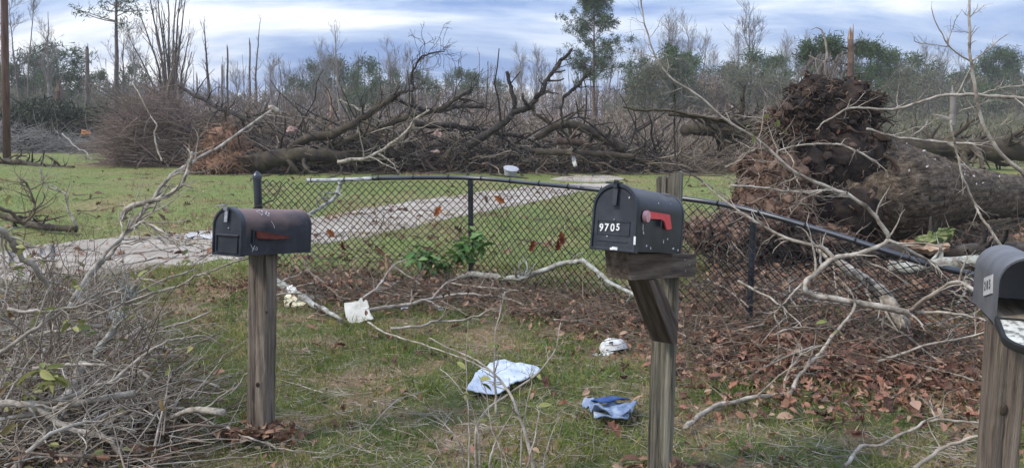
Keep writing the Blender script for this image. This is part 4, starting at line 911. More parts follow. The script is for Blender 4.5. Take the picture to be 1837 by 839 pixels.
# ------------------------------------------------------------------ left brush pile, main limbs
B(FB, 'long pale limb rising right out of the left brush pile to a broken pale end', 'branch', [(120, 560, 3.9), (165, 492, 4.1), (193, 460, 4.2), (222, 421, 4.3), (247, 399, 4.4), (268, 364, 4.5), (293, 332, 4.6), (311, 310, 4.7), (336, 296, 4.8), (397, 260, 5.1), (440, 230, 5.3), (488, 198, 5.5)], .013, .0075, 'branch_pale', 18, (.15, .5), 3, n=90)
B(FB, 'grey limb bending down to the driveway beside the faded mailbox', 'branch', [(130, 540, 3.7), (175, 471, 3.9), (200, 442, 4.0), (229, 414, 4.1), (250, 401, 4.1), (265, 399, 4.1), (297, 417, 4.0), (322, 435, 3.9), (350, 437, 3.8), (384, 438, 3.7)], .011, .004, 'branch_pale', 16, (.12, .45), 3)
B(FB, 'thick grey crooked branch end curling up above the left brush pile', 'branch', [(222, 392, 4.5), (232, 371, 4.5), (272, 362, 4.5), (297, 353, 4.5), (322, 335, 4.5), (334, 314, 4.5), (340, 295, 4.5), (345, 270, 4.5)], .018, .007, 'branch_pale', 10, (.12, .4), 2)
B(FB, 'stout dark limb leaning down into the left brush pile at the frame edge', 'branch', [(-30, 400, 3.6), (4, 414, 3.65), (21, 435, 3.7), (39, 460, 3.75), (68, 490, 3.8), (100, 530, 3.9)], .016, .012, 'twig_grey', 12, (.12, .4), 2)
B(FB, 'thin greenish rod slanting up from the pile towards the left post', 'branch', [(150, 575, 3.5), (236, 539, 3.5), (322, 510, 3.5), (379, 485, 3.5), (446, 464, 3.5)], .006, .004, 'branch_pale', 4, (.1, .3), 1)
B(FB, 'dark broken stub standing up out of the left brush pile', 'branch', [(170, 640, 3.7), (200, 590, 3.75), (218, 560, 3.8), (232, 532, 3.8), (241, 510, 3.8)], .020, .011, 'log_lichen', 8, (.12, .35), 2)
B('fallen_log', 'dark log with splintered orange end lying on the lawn beyond the driveway', 'log', [(-20, 380, 10.6), (21, 392, 10.5), (47, 400, 10.4), (86, 408, 10.3), (136, 411, 10.1)], .04, .045, 'branch_mossy', 8, (.3, .8), 2, sides=12)
B(FB, 'twisted pale branch standing on the lawn log at left', 'branch', [(140, 408, 9.8), (123, 378, 9.8), (120, 352, 9.8), (105, 342, 9.8), (86, 335, 9.8), (76, 322, 9.8), (72, 305, 9.8)], .018, .008, 'branch_pale', 10, (.2, .6), 2)
B(FB, 'heavy pale limb sweeping along the bottom left corner', 'branch', [(-30, 722, 2.95), (0, 722, 2.98), (57, 725, 3.0), (89, 750, 3.0), (125, 768, 3.0), (178, 781, 3.0), (217, 812, 2.95)], .017, .010, 'branch_pale', 8, (.12, .4), 2)
B(FB, 'arching pale branch from the bottom left rising over the grass', 'branch', [(53, 722, 3.0), (118, 715, 3.05), (160, 693, 3.1), (203, 682, 3.15), (249, 643, 3.25), (285, 617, 3.3), (321, 606, 3.35), (363, 602, 3.4), (400, 620, 3.4)], .0095, .0035, 'branch_pale', 10, (.1, .35), 2)
B('fallen_log', 'short sawn pale log poking out of the left brush pile', 'log', [(150, 650, 3.55), (142, 665, 3.5), (128, 695, 3.42), (113, 727, 3.3)], .022, .024, 'branch_pale', 2, (.1, .2), sides=12)
B(FB, 'wavy branch running from the left pile to the foot of the left post', 'branch', [(214, 668, 3.5), (249, 666, 3.5), (265, 675, 3.48), (260, 693, 3.45), (271, 718, 3.4), (306, 732, 3.4), (342, 739, 3.38), (392, 761, 3.35), (440, 782, 3.3), (482, 797, 3.3)], .009, .004, 'branch_pale', 12, (.1, .35), 2)
B(FB, 'stubby elbow shaped branch low in the left pile', 'branch', [(150, 775, 3.1), (171, 768, 3.12), (203, 754, 3.18), (220, 735, 3.22), (239, 710, 3.3)], .015, .012, 'branch_pale', 4, (.1, .25), 1)
B(FB, 'long thin stem bowed along the bottom of the left pile', 'branch', [(11, 775, 3.05), (107, 772, 3.08), (143, 782, 3.1), (200, 782, 3.1), (249, 768, 3.15), (285, 740, 3.25), (325, 715, 3.35)], .0055, .003, 'branch_pale', 8, (.1, .3), 1)
B(FB, 'straight pale stick lying level across the middle of the left pile', 'branch', [(60, 660, 3.3), (96, 656, 3.3), (150, 654, 3.3), (200, 661, 3.3), (225, 668, 3.3)], .009, .006, 'branch_pale', 6, (.1, .3), 2)
B(FB, 'thin upright twig beside the left post pointing to the pile', 'branch', [(447, 663, 3.4), (427, 690, 3.4), (392, 715, 3.4), (353, 739, 3.4)], .003, .0045, 'branch_pale', 4, (.06, .2), 1)
B(FB, 'pale branch slanting from the left frame edge up across the pile', 'branch', [(-30, 655, 3.3), (0, 633, 3.3), (53, 597, 3.35), (93, 568, 3.4), (153, 538, 3.5), (200, 515, 3.6)], .010, .005, 'branch_pale', 10, (.12, .4), 2)
B(FB, 'level thin branch at the top of the pile pointing to the driveway', 'branch', [(14, 554, 3.4), (60, 557, 3.4), (100, 556, 3.4), (165, 540, 3.45), (225, 516, 3.5)], .008, .004, 'branch_pale', 8, (.1, .35), 2)
B(FB, 'green stemmed shoots at the left frame edge above the pile', 'branch', [(-20, 390, 3.2), (0, 372, 3.2), (21, 385, 3.25), (47, 398, 3.3), (60, 370, 3.3), (55, 340, 3.3), (35, 318, 3.3)], .009, .004, 'twig_brown', 12, (.1, .35), 2)

def pile_pt():
    while True:
        py = random.uniform(505, 900); px = random.uniform(-120, np.interp(py, [505, 560, 640, 700, 790, 900], [180, 205, 225, 240, 270, 280])); 
        Yg_ = G(px, max(py, 560))[1]
        g = G(px, max(py, 560)); z = abs(random.gauss(0, .13)) + .02
        return (g[0], g[1] + random.uniform(-.1, .5), min(z, .45))
place_sticks(100, ('grey', 'pale', 'brown', 'grey'), pile_pt, (.35, 1.1), .22, 'weathered grey stick tangled in the left brush pile', 'stick', 'sticks in the left brush pile', 'stick')
STK['thick'] = [stick_mesh('stick', 1.0, random.uniform(.018, .03), M['branch_pale'], random.choice((1, 2, 3)), .10, 2, (.2, .5)) for _ in range(6)]
place_sticks(14, ('thick',), pile_pt, (.35, .75), .3, 'thick broken pale stick in the left brush pile', 'stick', 'thick sticks in the left brush pile', 'stick')
# finer twigs of the same pile, beyond counting
n = 2300
pp = np.array([pile_pt() for _ in range(n)]); d = rng.normal(size=(n, 3)) * (1, 1, .35)
q, r = walk(pp, d, rng.uniform(.12, .5, n), rng.uniform(.0013, .0042, n), 6, .2); q[:, :, 2] = np.maximum(q[:, :, 2], .01)
mb = MB(); mb.tubes(q, r, 4); mb.build('brush_twigs', M['twig_grey'], kind='stuff')
n = 1100
pp = np.array([pile_pt() for _ in range(n)]); pp[:, 2] *= .35; d = rng.normal(size=(n, 3)) * (1, 1, .2)
q, r = walk(pp, d, rng.uniform(.15, .6, n), rng.uniform(.002, .006, n), 6, .15); q[:, :, 2] = np.maximum(q[:, :, 2], .01)
mb = MB(); mb.tubes(q, r, 4); mb.build('brush_twigs', M['twig_brown'], kind='stuff')
n = 1500
pp = np.array([pile_pt() for _ in range(n)]); pp[:, 2] *= .4
mb = MB(); mb.inst(lv[0], lv[1], rotm(n, .6) * rng.uniform(.03, .08, n)[:, None, None], pp); mb.build('leaf_litter', M['dead_leaf'], smooth=False, kind='stuff')
# olive leaf sprays
spr = [(560, 520, 6.2, ''), (640, 500, 6.4, ''), (905, 500, 6.2, ''), (1240, 470, 5.2, ''), (92, 682, 3.0, 'large'), (250, 500, 3.5, ''), (20, 480, 3.2, ''), (8, 690, 3.0, ''), (35, 690, 3.0, ''), (120, 570, 3.2, ''), (5, 340, 3.2, ''), (60, 460, 3.4, ''), (225, 560, 3.5, ''), (330, 455, 3.7, ''), (85, 660, 3.05, ''), (170, 590, 3.3, ''), (140, 510, 3.4, ''), (1395, 225, 4.3, ''), (1340, 232, 4.3, ''), (1500, 590, 4, '')]
names = ['olive sprig in the litter right of the left post', 'olive sprig at the fence foot left of the pale stub', 'yellow green sprig at the fence foot right of the green shrub', 'olive sprig by the fence right of the numbered post', 'bright olive leaf cluster low in the left brush pile', 'olive leaves hanging in front of the driveway right of the pile', 'olive leaves at the frame edge before the driveway', 'olive leaves at the frame edge low in the left pile', 'small olive spray beside the low leaf cluster', 'olive leaves in the upper part of the left pile', 'yellow green leaves at the frame edge above the lawn', 'olive leaf spray on the stout limb at the left edge', 'olive leaves on the dark stub in the pile', 'two olive leaves on the limb end near the faded mailbox', 'leaf spray right above the bright low cluster', 'olive leaves in the middle of the left pile', 'olive leaves where the long limbs leave the pile', 'green leaves hanging in front of the root plate top', 'grey green leaves left of the root plate', 'small leaf spray over the leaf bed at right']
for (px, py, Y, k), nm in zip(spr, names):
    c = P(px, py, Y); t = thing('leaf_spray', nm, 'leaves', c - np.array((0, 0, .02)), 'leaf sprays in the brush')
    s = spline(np.array([c + (-.06, .03, .05), c, c + (.05, -.02, -.05)]), 8); mb = MB(); mb.tubes(s, np.linspace(.003, .0015, 8), 4); mb.build('stem', M['twig_brown'], t)
    leafy(t, s, 11 if k else 5, OV, (.05, .10) if k else (.03, .07), .1)

# brush along the fence foot and the right hand tangle
def fence_pt():
    px = random.uniform(480, 1330); x = px
    Y = np.interp(px, [480, 843, 1060, 1330], [6.4, 6.2, 5.5, 4.8]) + random.gauss(0, .35)
    g = P(px, 300, Y); return (g[0], Y, abs(random.gauss(0, .05)) + .02)
place_sticks(50, ('grey', 'pale', 'brown'), fence_pt, (.25, .8), .15, 'thin stick lying in the litter along the fence foot', 'stick', 'sticks along the fence foot', 'stick')
def right_pt():
    Y = random.uniform(3.9, 6.2); px = random.uniform(1250, 1850); g = P(px, 300, Y); return (g[0], Y, abs(random.gauss(0, .10)) + .03)
place_sticks(35, ('pale', 'grey', 'pale'), right_pt, (.3, .9), .25, 'pale stick tangled in the leaf bed by the pushed over fence', 'stick', 'sticks in the right hand leaf bed', 'stick')
def lawn_pt():
    g = G(random.uniform(250, 1750), random.uniform(600, 830)); return (g[0], g[1], .025)
place_sticks(20, ('pale', 'grey', 'brown'), lawn_pt, (.15, .45), .05, 'short twig lying on the grass of the verge', 'stick', 'twigs on the verge grass', 'stick')
n = 4100
pp = np.array([fence_pt() for _ in range(3000)] + [right_pt() for _ in range(1100)]); d = rng.normal(size=(n, 3)) * (1, 1, .25)
q, r = walk(pp, d, rng.uniform(.08, .4, n), rng.uniform(.0012, .0035, n), 5, .2); q[:, :, 2] = np.maximum(q[:, :, 2], .012)
mb = MB(); mb.tubes(q, r, 4); mb.build('brush_twigs', M['twig_brown'], kind='stuff')
n = 2600
pp = np.array([(G(random.uniform(230, 1800), random.uniform(575, 860))) for _ in range(n)]); pp[:, 2] = .015 + gh(pp[:, 0], pp[:, 1]); d = rng.normal(size=(n, 3)) * (1, 1, .06)
q, r = walk(pp, d, rng.uniform(.03, .22, n), rng.uniform(.0009, .0024, n), 5, .16); q[:, :, 2] = np.maximum(q[:, :, 2], .012); mb = MB(); mb.tubes(q, r, 4); mb.build('brush_twigs', M['twig_grey'], kind='stuff')
# heaped leaves and dark brush behind the fence foot
n = 2200
pp = np.array([fence_pt() for _ in range(n)]); pp[:, 2] = np.abs(rng.normal(0, .09, n)) * np.interp(pp[:, 0], [-2, -.8, .2, 1.2], [1.2, 1.2, .6, .8]) + .015
mb = MB(); mixed_leaves(mb, rotm(n, .7), rng.uniform(.02, .06, n), pp); mb.build('leaf_litter', M['dead_leaf'], smooth=False, kind='stuff')
n = 6000
Yr = rng.uniform(3.4, 7.4, n); pxr = rng.uniform(1190, 1900, n); pp = np.array([P(a, 300, b) for a, b in zip(pxr, Yr)]); pp[:, 2] = np.abs(rng.normal(0, .035, n)) + .03
k = rng.random(n) < np.clip((Yr - 3.2) / 1.0, .1, 1) * np.clip((pxr - 1180) / 120, 0.2, 1); pp = pp[k]; n = len(pp)
mb = MB(); mixed_leaves(mb, rotm(n, .45), rng.uniform(.02, .065, n), pp); mb.build('leaf_litter', M['dead_leaf'], smooth=False, kind='stuff')
# bigger, redder oak leaves lying on top of the right hand bed
n = 950
pp = np.array([G(random.gauss(1540, 180), random.gauss(630, 66)) for _ in range(n)] ); k = (pp[:, 1] > 3.3) & (pp[:, 1] < 7); pp = pp[k]; n = len(pp)
pp[:, 2] = gh(pp[:, 0], pp[:, 1]) + rng.uniform(.02, .075, n)
mb = MB(); mixed_leaves(mb, rotm(n, .5), rng.uniform(.03, .09, n), pp); mb.build('leaf_litter', M['red_litter'], smooth=False, kind='stuff')
# springy shoots sticking up out of the left pile
n = 170
pp = np.array([pile_pt() for _ in range(n)]); pp = pp[pp[:, 1] > 3.2]; n = len(pp); q, r = walk(pp, rng.normal(0, .45, (n, 3)) + (.25, 0, .8), rng.uniform(.25, .75, n), rng.uniform(.0022, .005, n), 8, .14, .03)
q2, r2 = spawn(q, r, 4, .08, .26, .7, 5, .2, .05, t0=.3); mb = MB(); mb.tubes(q, r, 5); mb.tubes(q2, r2, 4); mb.build('brush_twigs', M['twig_brown'], kind='stuff')
n = 700
pp = np.array([pile_pt() for _ in range(n)]); pp[:, 2] += .03
mb = MB(); v_, f_ = oval_leaf(1, .4, .3); mb.inst(v_, f_, rotm(n) * rng.uniform(.03, .075, n)[:, None, None], pp); mb.build('mixed_leaves', M['pile_leaf'], smooth=False, kind='stuff')
# bits of twig and leaf blown over the driveway
n = 180; k_ = rng.integers(4, 130, n); f_ = rng.random(n); pp = ue[k_] + (le[k_] - ue[k_]) * f_[:, None]; pp[:, 2] = .024
q, r = walk(pp, rng.normal(size=(n, 3)) * (1, 1, .02), rng.uniform(.04, .3, n), rng.uniform(.002, .006, n), 5, .2); q[:, :, 2] = np.maximum(q[:, :, 2], .018); mb = MB(); mb.tubes(q, r, 4); mb.build('brush_twigs', M['twig_brown'], kind='stuff')
k_ = rng.integers(4, 130, n); pp = ue[k_] + (le[k_] - ue[k_]) * rng.random(n)[:, None]; pp[:, 2] = .022
mb = MB(); mb.inst(lv[0], lv[1], rotm(n, .3) * rng.uniform(.04, .11, n)[:, None, None], pp); mb.build('leaf_litter', M['dead_leaf'], smooth=False, kind='stuff')
# torn twigs, bark crumbs and leaves in the shade under the great trunk
n = 2600; pxr = rng.uniform(1270, 1900, n); pyr = rng.uniform(405, 545, n); pp = np.array([G(a, b) for a, b in zip(pxr, pyr)]); pp[:, 2] = np.abs(rng.normal(0, .06, n)) + .015
q, r = walk(pp[:1500], rng.normal(size=(1500, 3)) * (1, 1, .25), rng.uniform(.15, .7, 1500), rng.uniform(.002, .007, 1500), 6, .2); q[:, :, 2] = np.maximum(q[:, :, 2], .015); mb = MB(); mb.tubes(q, r, 4); mb.build('brush_twigs', M['twig_brown'], kind='stuff')
mb = MB(); mb.inst(lv[0], lv[1], rotm(n, .6) * rng.uniform(.04, .11, n)[:, None, None], pp); mb.build('leaf_litter', M['dead_leaf'], smooth=False, kind='stuff')
# weeds, leaves and torn twigs on the lawn beyond the fence
n = 700; pyr = rng.uniform(285, 470, n); pp = np.array([G(rng.uniform(-100, 1330), b) for b in pyr]); pp[:, 2] = .02
q, r = walk(pp[:420], rng.normal(size=(420, 3)) * (1, 1, .1), rng.uniform(.1, .6, 420), rng.uniform(.003, .009, 420), 5, .2); q[:, :, 2] = np.maximum(q[:, :, 2], .016); mb = MB(); mb.tubes(q, r, 4); mb.build('brush_twigs', M['twig_brown'], kind='stuff')
mb = MB(); mixed_leaves(mb, rotm(n, .5), rng.uniform(.05, .14, n), pp); mb.build('leaf_litter', M['dead_leaf'], smooth=False, kind='stuff')
n = 420; c_ = np.array([G(rng.uniform(-100, 1330), rng.uniform(282, 440)) for _ in range(60)]); pp = np.repeat(c_, 60, 0) + rng.normal(0, .10, (3600, 3)) * (1.6, 1, 0); nn2 = len(pp); h_ = rng.uniform(.05, .14, nn2); A = euler(rng.normal(0, .6, nn2), rng.normal(0, .6, nn2), rng.uniform(0, 6.28, nn2)) * np.stack([rng.uniform(.006, .012, nn2), h_, h_], -1)[:, None, :]
mb = MB(); mb.inst(*BLADE, A, pp); mb.build('lawn_weeds', M['dry_grass'], smooth=False, kind='stuff')
# dead leaves drifted against the feet of the posts, added partly as contact shadow
n = 260; pp = np.concatenate([np.array((P(468, 785, 3.34)[0], 3.33, 0)) + rng.normal(0, 1, (130, 3)) * (.10, .05, 0), np.array((P(1195, 839, 2.95)[0], 2.95, 0)) + rng.normal(0, 1, (130, 3)) * (.09, .06, 0)]); pp[:, 2] = rng.uniform(.015, .06, n)
mb = MB(); mixed_leaves(mb, rotm(n, .6), rng.uniform(.03, .075, n), pp); mb.build('leaf_litter', M['dead_leaf'], smooth=False, kind='stuff')
# ------------------------------------------------------------------ the great uprooted tree at right
c0 = P(1520, 430, 8.0)
big = thing('uprooted_tree', 'huge uprooted tree lying to the right, dark root plate standing on edge', 'fallen tree', (c0[0], 8.0, 0))
tp = spline([P(1470, 330, 8.0), P(1560, 342, 8.15), P(1640, 345, 8.7), P(1700, 347, 9.4), P(1828, 352, 11.0), P(2000, 352, 13.2)], 90)
rr = np.interp(np.linspace(0, 1, 90), [0, .2, .36, .5, .72, 1], [.42, .575, .49, .42, .31, .24])
sd_ = 60; an = np.arange(sd_) * 2 * math.pi / sd_
Tn = np.gradient(tp, axis=0); Tn /= np.linalg.norm(Tn, axis=1, keepdims=True)
Aa = np.cross(Tn, (0, 0, 1.)); Aa /= np.linalg.norm(Aa, axis=1, keepdims=True); Bb = np.cross(Tn, Aa)
lg = np.linspace(0, 6, 90)
ridge = .010 * np.sign(np.sin(an * 17 + 1.2 * np.sin(lg * 3)[:, None])) * np.abs(np.sin(an * 17 + 1.2 * np.sin(lg * 3)[:, None])) ** .6 * (1 + .5 * np.sin(lg * 11)[:, None]) + rng.normal(0, .010, (90, sd_)) + .03 * np.sin(an * 3 + lg[:, None])
flare = .12 * np.exp(-(lg / .8) ** 2)[:, None] * np.sin(an * 5 + .6)
RR = rr[:, None] * (1 + ridge * .9 + flare)
V = tp[:, None] + RR[..., None] * (Aa[:, None] * np.cos(an)[None, :, None] + Bb[:, None] * np.sin(an)[None, :, None])
ii = np.arange(89)[:, None] * sd_; q = np.arange(sd_)[None]; q2 = (q + 1) % sd_
mb = MB(); mb.add(V, np.stack([ii + q, ii + sd_ + q, ii + sd_ + q2, ii + q2], -1).reshape(-1, 4)); TF = T(c0[0], 8.0, .7) @ RZ(rad(39)); mb.build('trunk', M['bark_big'], big, frame=TF)
# loose bark plates standing proud of the trunk
n = 1700
i = rng.integers(8, 80, n); j = rng.integers(0, sd_, n); base_ = V[i, j]; nrm = base_ - tp[i]; nrm /= np.linalg.norm(nrm, axis=1, keepdims=True)
tt = Tn[i]; cc = np.cross(nrm, tt)
R3 = np.stack([tt, cc, nrm], -1); R3 = R3 @ rotm(n, .12)
ka = rng.uniform(-.35, .35, n); 
plate = np.array([(-1, -.28, 0), (-.5, -.38, 0), (.6, -.3, 0), (1, .05, 0), (.5, .36, 0), (-.6, .3, 0), (-.7, -.18, 1), (.5, -.18, 1), (.6, .15, 1), (-.5, .18, 1)])
pfc = [np.array([(6, 7, 8, 9), (0, 1, 7, 6), (1, 2, 7, 7), (2, 3, 8, 7), (4, 5, 9, 8), (5, 0, 6, 9)])[[0, 1, 3, 4, 5]], np.array([(1, 2, 7), (3, 4, 8)])]
S = np.stack([rng.uniform(.025, .085, n), rng.uniform(.014, .034, n), rng.uniform(.003, .009, n)], -1)
mb = MB(); mb.inst(plate, pfc, R3 * S[:, None, :], base_ - nrm * .004); mb.build('bark_plates', M['bark_big'], big, smooth=False, kind='stuff', frame=TF)
n = 240; i = rng.integers(8, 80, n); j = rng.integers(sd_ // 2 + 4, sd_ - 2, n); mb = MB(); mb.inst(*oval_leaf(1, .6, .4), rotm(n) * rng.uniform(.012, .035, n)[:, None, None], V[i, j]); mb.build('bark_flakes', M['plaque'], big, smooth=False, kind='stuff')
# root plate: lumps of soil held in roots
def lump(mb, c, r, seed, sq=(1, 1, 1), amp=.34, sub=4):
    b = bmesh.new(); bmesh.ops.create_icosphere(b, subdivisions=sub, radius=1)
    v = np.array([tuple(q.co) for q in b.verts]); f = np.array([[q.index for q in p.verts] for p in b.faces]); b.free()
    g = np.random.default_rng(seed); d = 0
    for o_ in range(5):
        fr = 2.2 * 1.8 ** o_
        for _ in range(3):
            k_ = g.normal(size=3); k_ /= np.linalg.norm(k_); d = d + np.sin(v @ k_ * fr * 1.6 + g.uniform(0, 6)) / 1.55 ** o_ * .5
    v = v * (1 + amp * d * .5)[:, None]
    v = np.asarray(c) + v * r * np.asarray(sq); mb.add(v, f); return v
RX_dark = [(1490, 300, 8.0, .60, (.8, .6, 1.15)), (1475, 240, 7.95, .38, (.75, .6, 1.1)), (1450, 188, 7.95, .21, (1, .8, 1.1)), (1480, 178, 7.95, .15, (1, .8, 1)), (1520, 200, 7.95, .25, (1, .8, 1.1)), (1438, 265, 7.9, .26, (.9, .8, 1.2)), (1505, 385, 7.9, .46, (1, .8, .9)), (1428, 210, 7.85, .17, (1, .8, 1)), (1548, 188, 7.95, .14, (1.2, .8, .8)), (1555, 250, 7.95, .16, (.8, .8, 1.4)), (1440, 330, 7.8, .34, (.9, .8, 1.1)), (1415, 250, 7.9, .15, (1, 1, 1)), (1535, 330, 7.9, .36, (.8, .8, 1.2))]
RX_red = [(1400, 345, 7.6, .34, (1, .9, .9)), (1365, 388, 7.4, .28, (1.2, 1, .7)), (1440, 425, 7.5, .30, (1.3, 1, .6)), (1375, 310, 7.7, .22, (1, 1, 1)), (1398, 232, 7.9, .12, (1, 1, 1.2)), (1300, 415, 7.2, .22, (1.8, 1, .5))]
mb = MB(); sp1 = [lump(mb, P(a, b_, c), r, 20 + i_, s) for i_, (a, b_, c, r, s) in enumerate(RX_dark)]; mb.build('root_plate', M['soil'], big)
mb = MB(); sp2 = [lump(mb, P(a, b_, c), r, 60 + i_, s) for i_, (a, b_, c, r, s) in enumerate(RX_red)]; o = mb.build('root_plate', M['root_red'], big); o['label'] = 'reddish lower mass of clay and torn roots'
D1, D2 = np.concatenate(sp1), np.concatenate(sp2)
ctr = np.array(P(1480, 300, 8.0))
def out_dirs(p, s=.8):
    d = p - ctr; d /= np.linalg.norm(d, axis=1, keepdims=True); d = d + rng.normal(0, s, d.shape) + np.array((0, -.35, -.15)); return d
for i in range(95):
    red = i % 4 == 0
    pool = D2 if red else D1; p = pool[rng.integers(len(pool))]
    while p[1] > ctr[1] + .1: p = pool[rng.integers(len(pool))]
    q, r = walk(p[None], out_dirs(p[None], .6), np.array([random.uniform(.15, .45)]), np.array([random.uniform(.008, .026)]), 10, .45, -.12)
    mb = MB(); mb.tubes(q, r, 7, caps=True); s_, sr = spawn(q, r, 3, .1, .3, .8, 7, .35, -.03); mb.tubes(s_, sr, 5); mb.build('root', M['root_red' if red else 'root'], big)
for key, pool, n in (('root', D1, 3000), ('root_red', D2, 4200)):
    p = pool[rng.integers(len(pool), size=n)]
    q, r = walk(p, out_dirs(p, .9), rng.uniform(.05, .24, n), rng.uniform(.003, .012, n), 8, .6, -.16); mb = MB(); mb.tubes(q, r, 4); mb.build('fine_roots', M[key], big, kind='stuff')
b = bmesh.new(); bmesh.ops.create_icosphere(b, subdivisions=1, radius=1); cv = np.array([tuple(q_.co) for q_ in b.verts]); cf = np.array([[q_.index for q_ in p_.verts] for p_ in b.faces]); b.free()
for key, pool, n in (('soil', D1, 620), ('root', D1, 240), ('root_red', D2, 420)):
    p = pool[rng.integers(len(pool), size=n)] + rng.normal(0, .025, (n, 3)); mb = MB(); mb.inst(cv * (1, .7, .6), cf, rotm(n) * rng.uniform(.018, .085, n)[:, None, None] * rng.uniform(.6, 1.4, (n, 1, 3)), p); mb.build('clods', M[key], big, smooth=False, kind='stuff')
p = D2[rng.integers(len(D2), size=1100)]; q, r = walk(p, out_dirs(p, 1.2), rng.uniform(.1, .45, 1100), rng.uniform(.002, .005, 1100), 6, .3); mb = MB(); mb.tubes(q, r, 4); mb.build('fine_roots', M['twig_grey'], big, kind='stuff')
n = 420; p = np.concatenate([D1, D2])[rng.integers(len(D1) + len(D2), size=n)]; mb = MB(); mb.inst(lv[0], lv[1], rotm(n) * rng.uniform(.03, .08, n)[:, None, None], p + (0, -.03, 0)); mb.build('caught_leaves', M['dead_leaf'], big, smooth=False, kind='stuff')
# mossy bark slab and splinters under the trunk
slab('bark_slab', 'moss covered slab of bark under the big trunk beside the right mailbox', 'bark', [(1645, 426), (1668, 417), (1695, 410), (1712, 412), (1700, 425), (1668, 434), (1645, 433)], 5.9, 6.1, .06, M['moss'], .01)
slab('wood_splinter', 'long orange splinter of torn wood below the mossy bark slab', 'wood', [(1622, 432), (1650, 440), (1700, 438), (1695, 446), (1650, 447), (1628, 440)], 5.7, 5.8, .05, M['splinter'], .008)
slab('wood_splinter', 'reddish torn wood piece left of the mossy bark slab', 'wood', [(1625, 430), (1640, 434), (1648, 444), (1632, 446), (1618, 438)], 5.8, 5.85, .05, M['clay'], .01)
B('fallen_log', 'dark log crossing the shade under the big trunk', 'log', [(1560, 450, 6.4), (1620, 452, 6.2), (1700, 455, 6.0), (1780, 452, 5.8), (1850, 455, 5.6)], .06, .075, 'branch_dark', 14, (.2, .5), 2, sides=12)
B('fallen_log', 'second dark log behind the right mailbox', 'log', [(1600, 480, 5.6), (1660, 478, 5.4), (1740, 470, 5.2), (1850, 470, 4.9)], .05, .04, 'log_lichen', 12, (.2, .5), 2, sides=12)
B('fallen_tree', 'dark fallen trunk lying on the grass beyond the big trunk at far right', 'fallen tree', [(1560, 252, 24), (1640, 262, 24), (1700, 262, 24), (1760, 268, 23.5), (1860, 270, 23)], .2, .34, 'branch_mossy', 26, (.8, 2.5), 4, sides=12, jit=.02)

# ------------------------------------------------------------------ the middle fallen tree with clay root ball
c0 = P(405, 312, 22.0)
mid = thing('uprooted_tree', 'fallen hardwood with orange clay root ball, mossy limbs reaching right behind the fence', 'fallen tree', (c0[0], 22, 0))
mb = MB(); mp1 = [lump(mb, P(a, b_, c), r, 90 + i_, s) for i_, (a, b_, c, r, s) in enumerate([(402, 268, 22, .62, (.75, .8, .95)), (400, 295, 21.8, .62, (1.1, .9, .55)), (432, 290, 21.9, .42, (1, .9, .9)), (375, 300, 21.7, .36, (1, .9, .7))])]; mb.build('root_ball', M['clay'], mid)
Dm = np.concatenate(mp1); ctr = np.array(P(405, 280, 22))
p = Dm[rng.integers(len(Dm), size=1500)]; q, r = walk(p, out_dirs(p, .9), rng.uniform(.2, .7, 1500), rng.uniform(.005, .02, 1500), 6, .4, -.08); mb = MB(); mb.tubes(q, r, 4); mb.build('fine_roots', M['root_clay'], mid, kind='stuff')
p = Dm[rng.integers(len(Dm), size=160)]; q, r = walk(p, out_dirs(p, .9), rng.uniform(.2, .6, 160), rng.uniform(.008, .03, 160), 6, .4, -.08); mb = MB(); mb.tubes(q, r, 5); mb.build('fine_roots', M['root'], mid, kind='stuff')
for i in range(14):
    p = Dm[rng.integers(len(Dm))]; q, r = walk(p[None], out_dirs(p[None], .6), np.array([random.uniform(.5, 1.2)]), np.array([.05]), 9, .3, -.04); mb = MB(); mb.tubes(q, r, 7); mb.build('root', M['root'], mid)
def limb(parent, name, pts, r0, r1, material, tw, tl, sub=3, sides=12, jit=.02, sub2=0):
    s = spline(np.array([P(*p_) for p_ in pts]), 7 * len(pts), jit * .8); rr_ = np.linspace(r0, r1, len(s)) * (1 + rng.normal(0, .09, len(s)))
    mb = MB(); mb.tubes(s, rr_, sides, caps=True, rough=.07); o = mb.build(name, M[material], parent)
    if tw:
        mb = MB(); q1, r1_ = spawn(s, rr_, tw, *tl, .8, 8, .28, .02, rf=.4, rmin=.006); mb.tubes(q1, r1_, 5)
        q2, r2 = spawn(q1, r1_, sub, tl[0] * .4, tl[1] * .5, .8, 6, .3, rmin=.005); mb.tubes(q2, r2, 4)
        if sub2: q3, r3 = spawn(q2, r2, sub2, tl[0] * .2, tl[1] * .25, .8, 4, .3, rmin=.004); mb.tubes(q3, r3, 3)
        mb.build('twigs', M[material], parent, kind='stuff')
    return o
limb(mid, 'trunk', [(442, 292, 21.6), (470, 290, 21.5), (500, 284, 21.4), (540, 279, 21.4), (600, 281, 21.6), (660, 282, 22), (740, 275, 22.6)], .26, .14, 'branch_mossy', 10, (.8, 2), 4, 16)
limb(mid, 'limb', [(500, 283, 22), (522, 270, 21.9), (549, 249, 21.8), (594, 243, 21.7), (634, 222, 21.6), (671, 199, 21.6), (699, 179, 21.6), (722, 162, 21.6)], .15, .06, 'branch_mossy', 12, (.6, 2.0), 3, 12)
limb(mid, 'limb', [(560, 279, 22), (585, 274, 21.9), (614, 257, 21.9), (655, 239, 22), (699, 223, 22), (744, 207, 22), (784, 199, 22), (817, 178, 22), (848, 160, 22)], .125, .04, 'branch_mossy', 18, (.8, 2.4), 4, 12, sub2=2)
limb(mid, 'limb', [(707, 178, 21.8), (744, 190, 21.9), (784, 199, 22), (820, 192, 22), (868, 191, 22)], .045, .06, 'branch_dark', 10, (.6, 1.6), 3, 10)
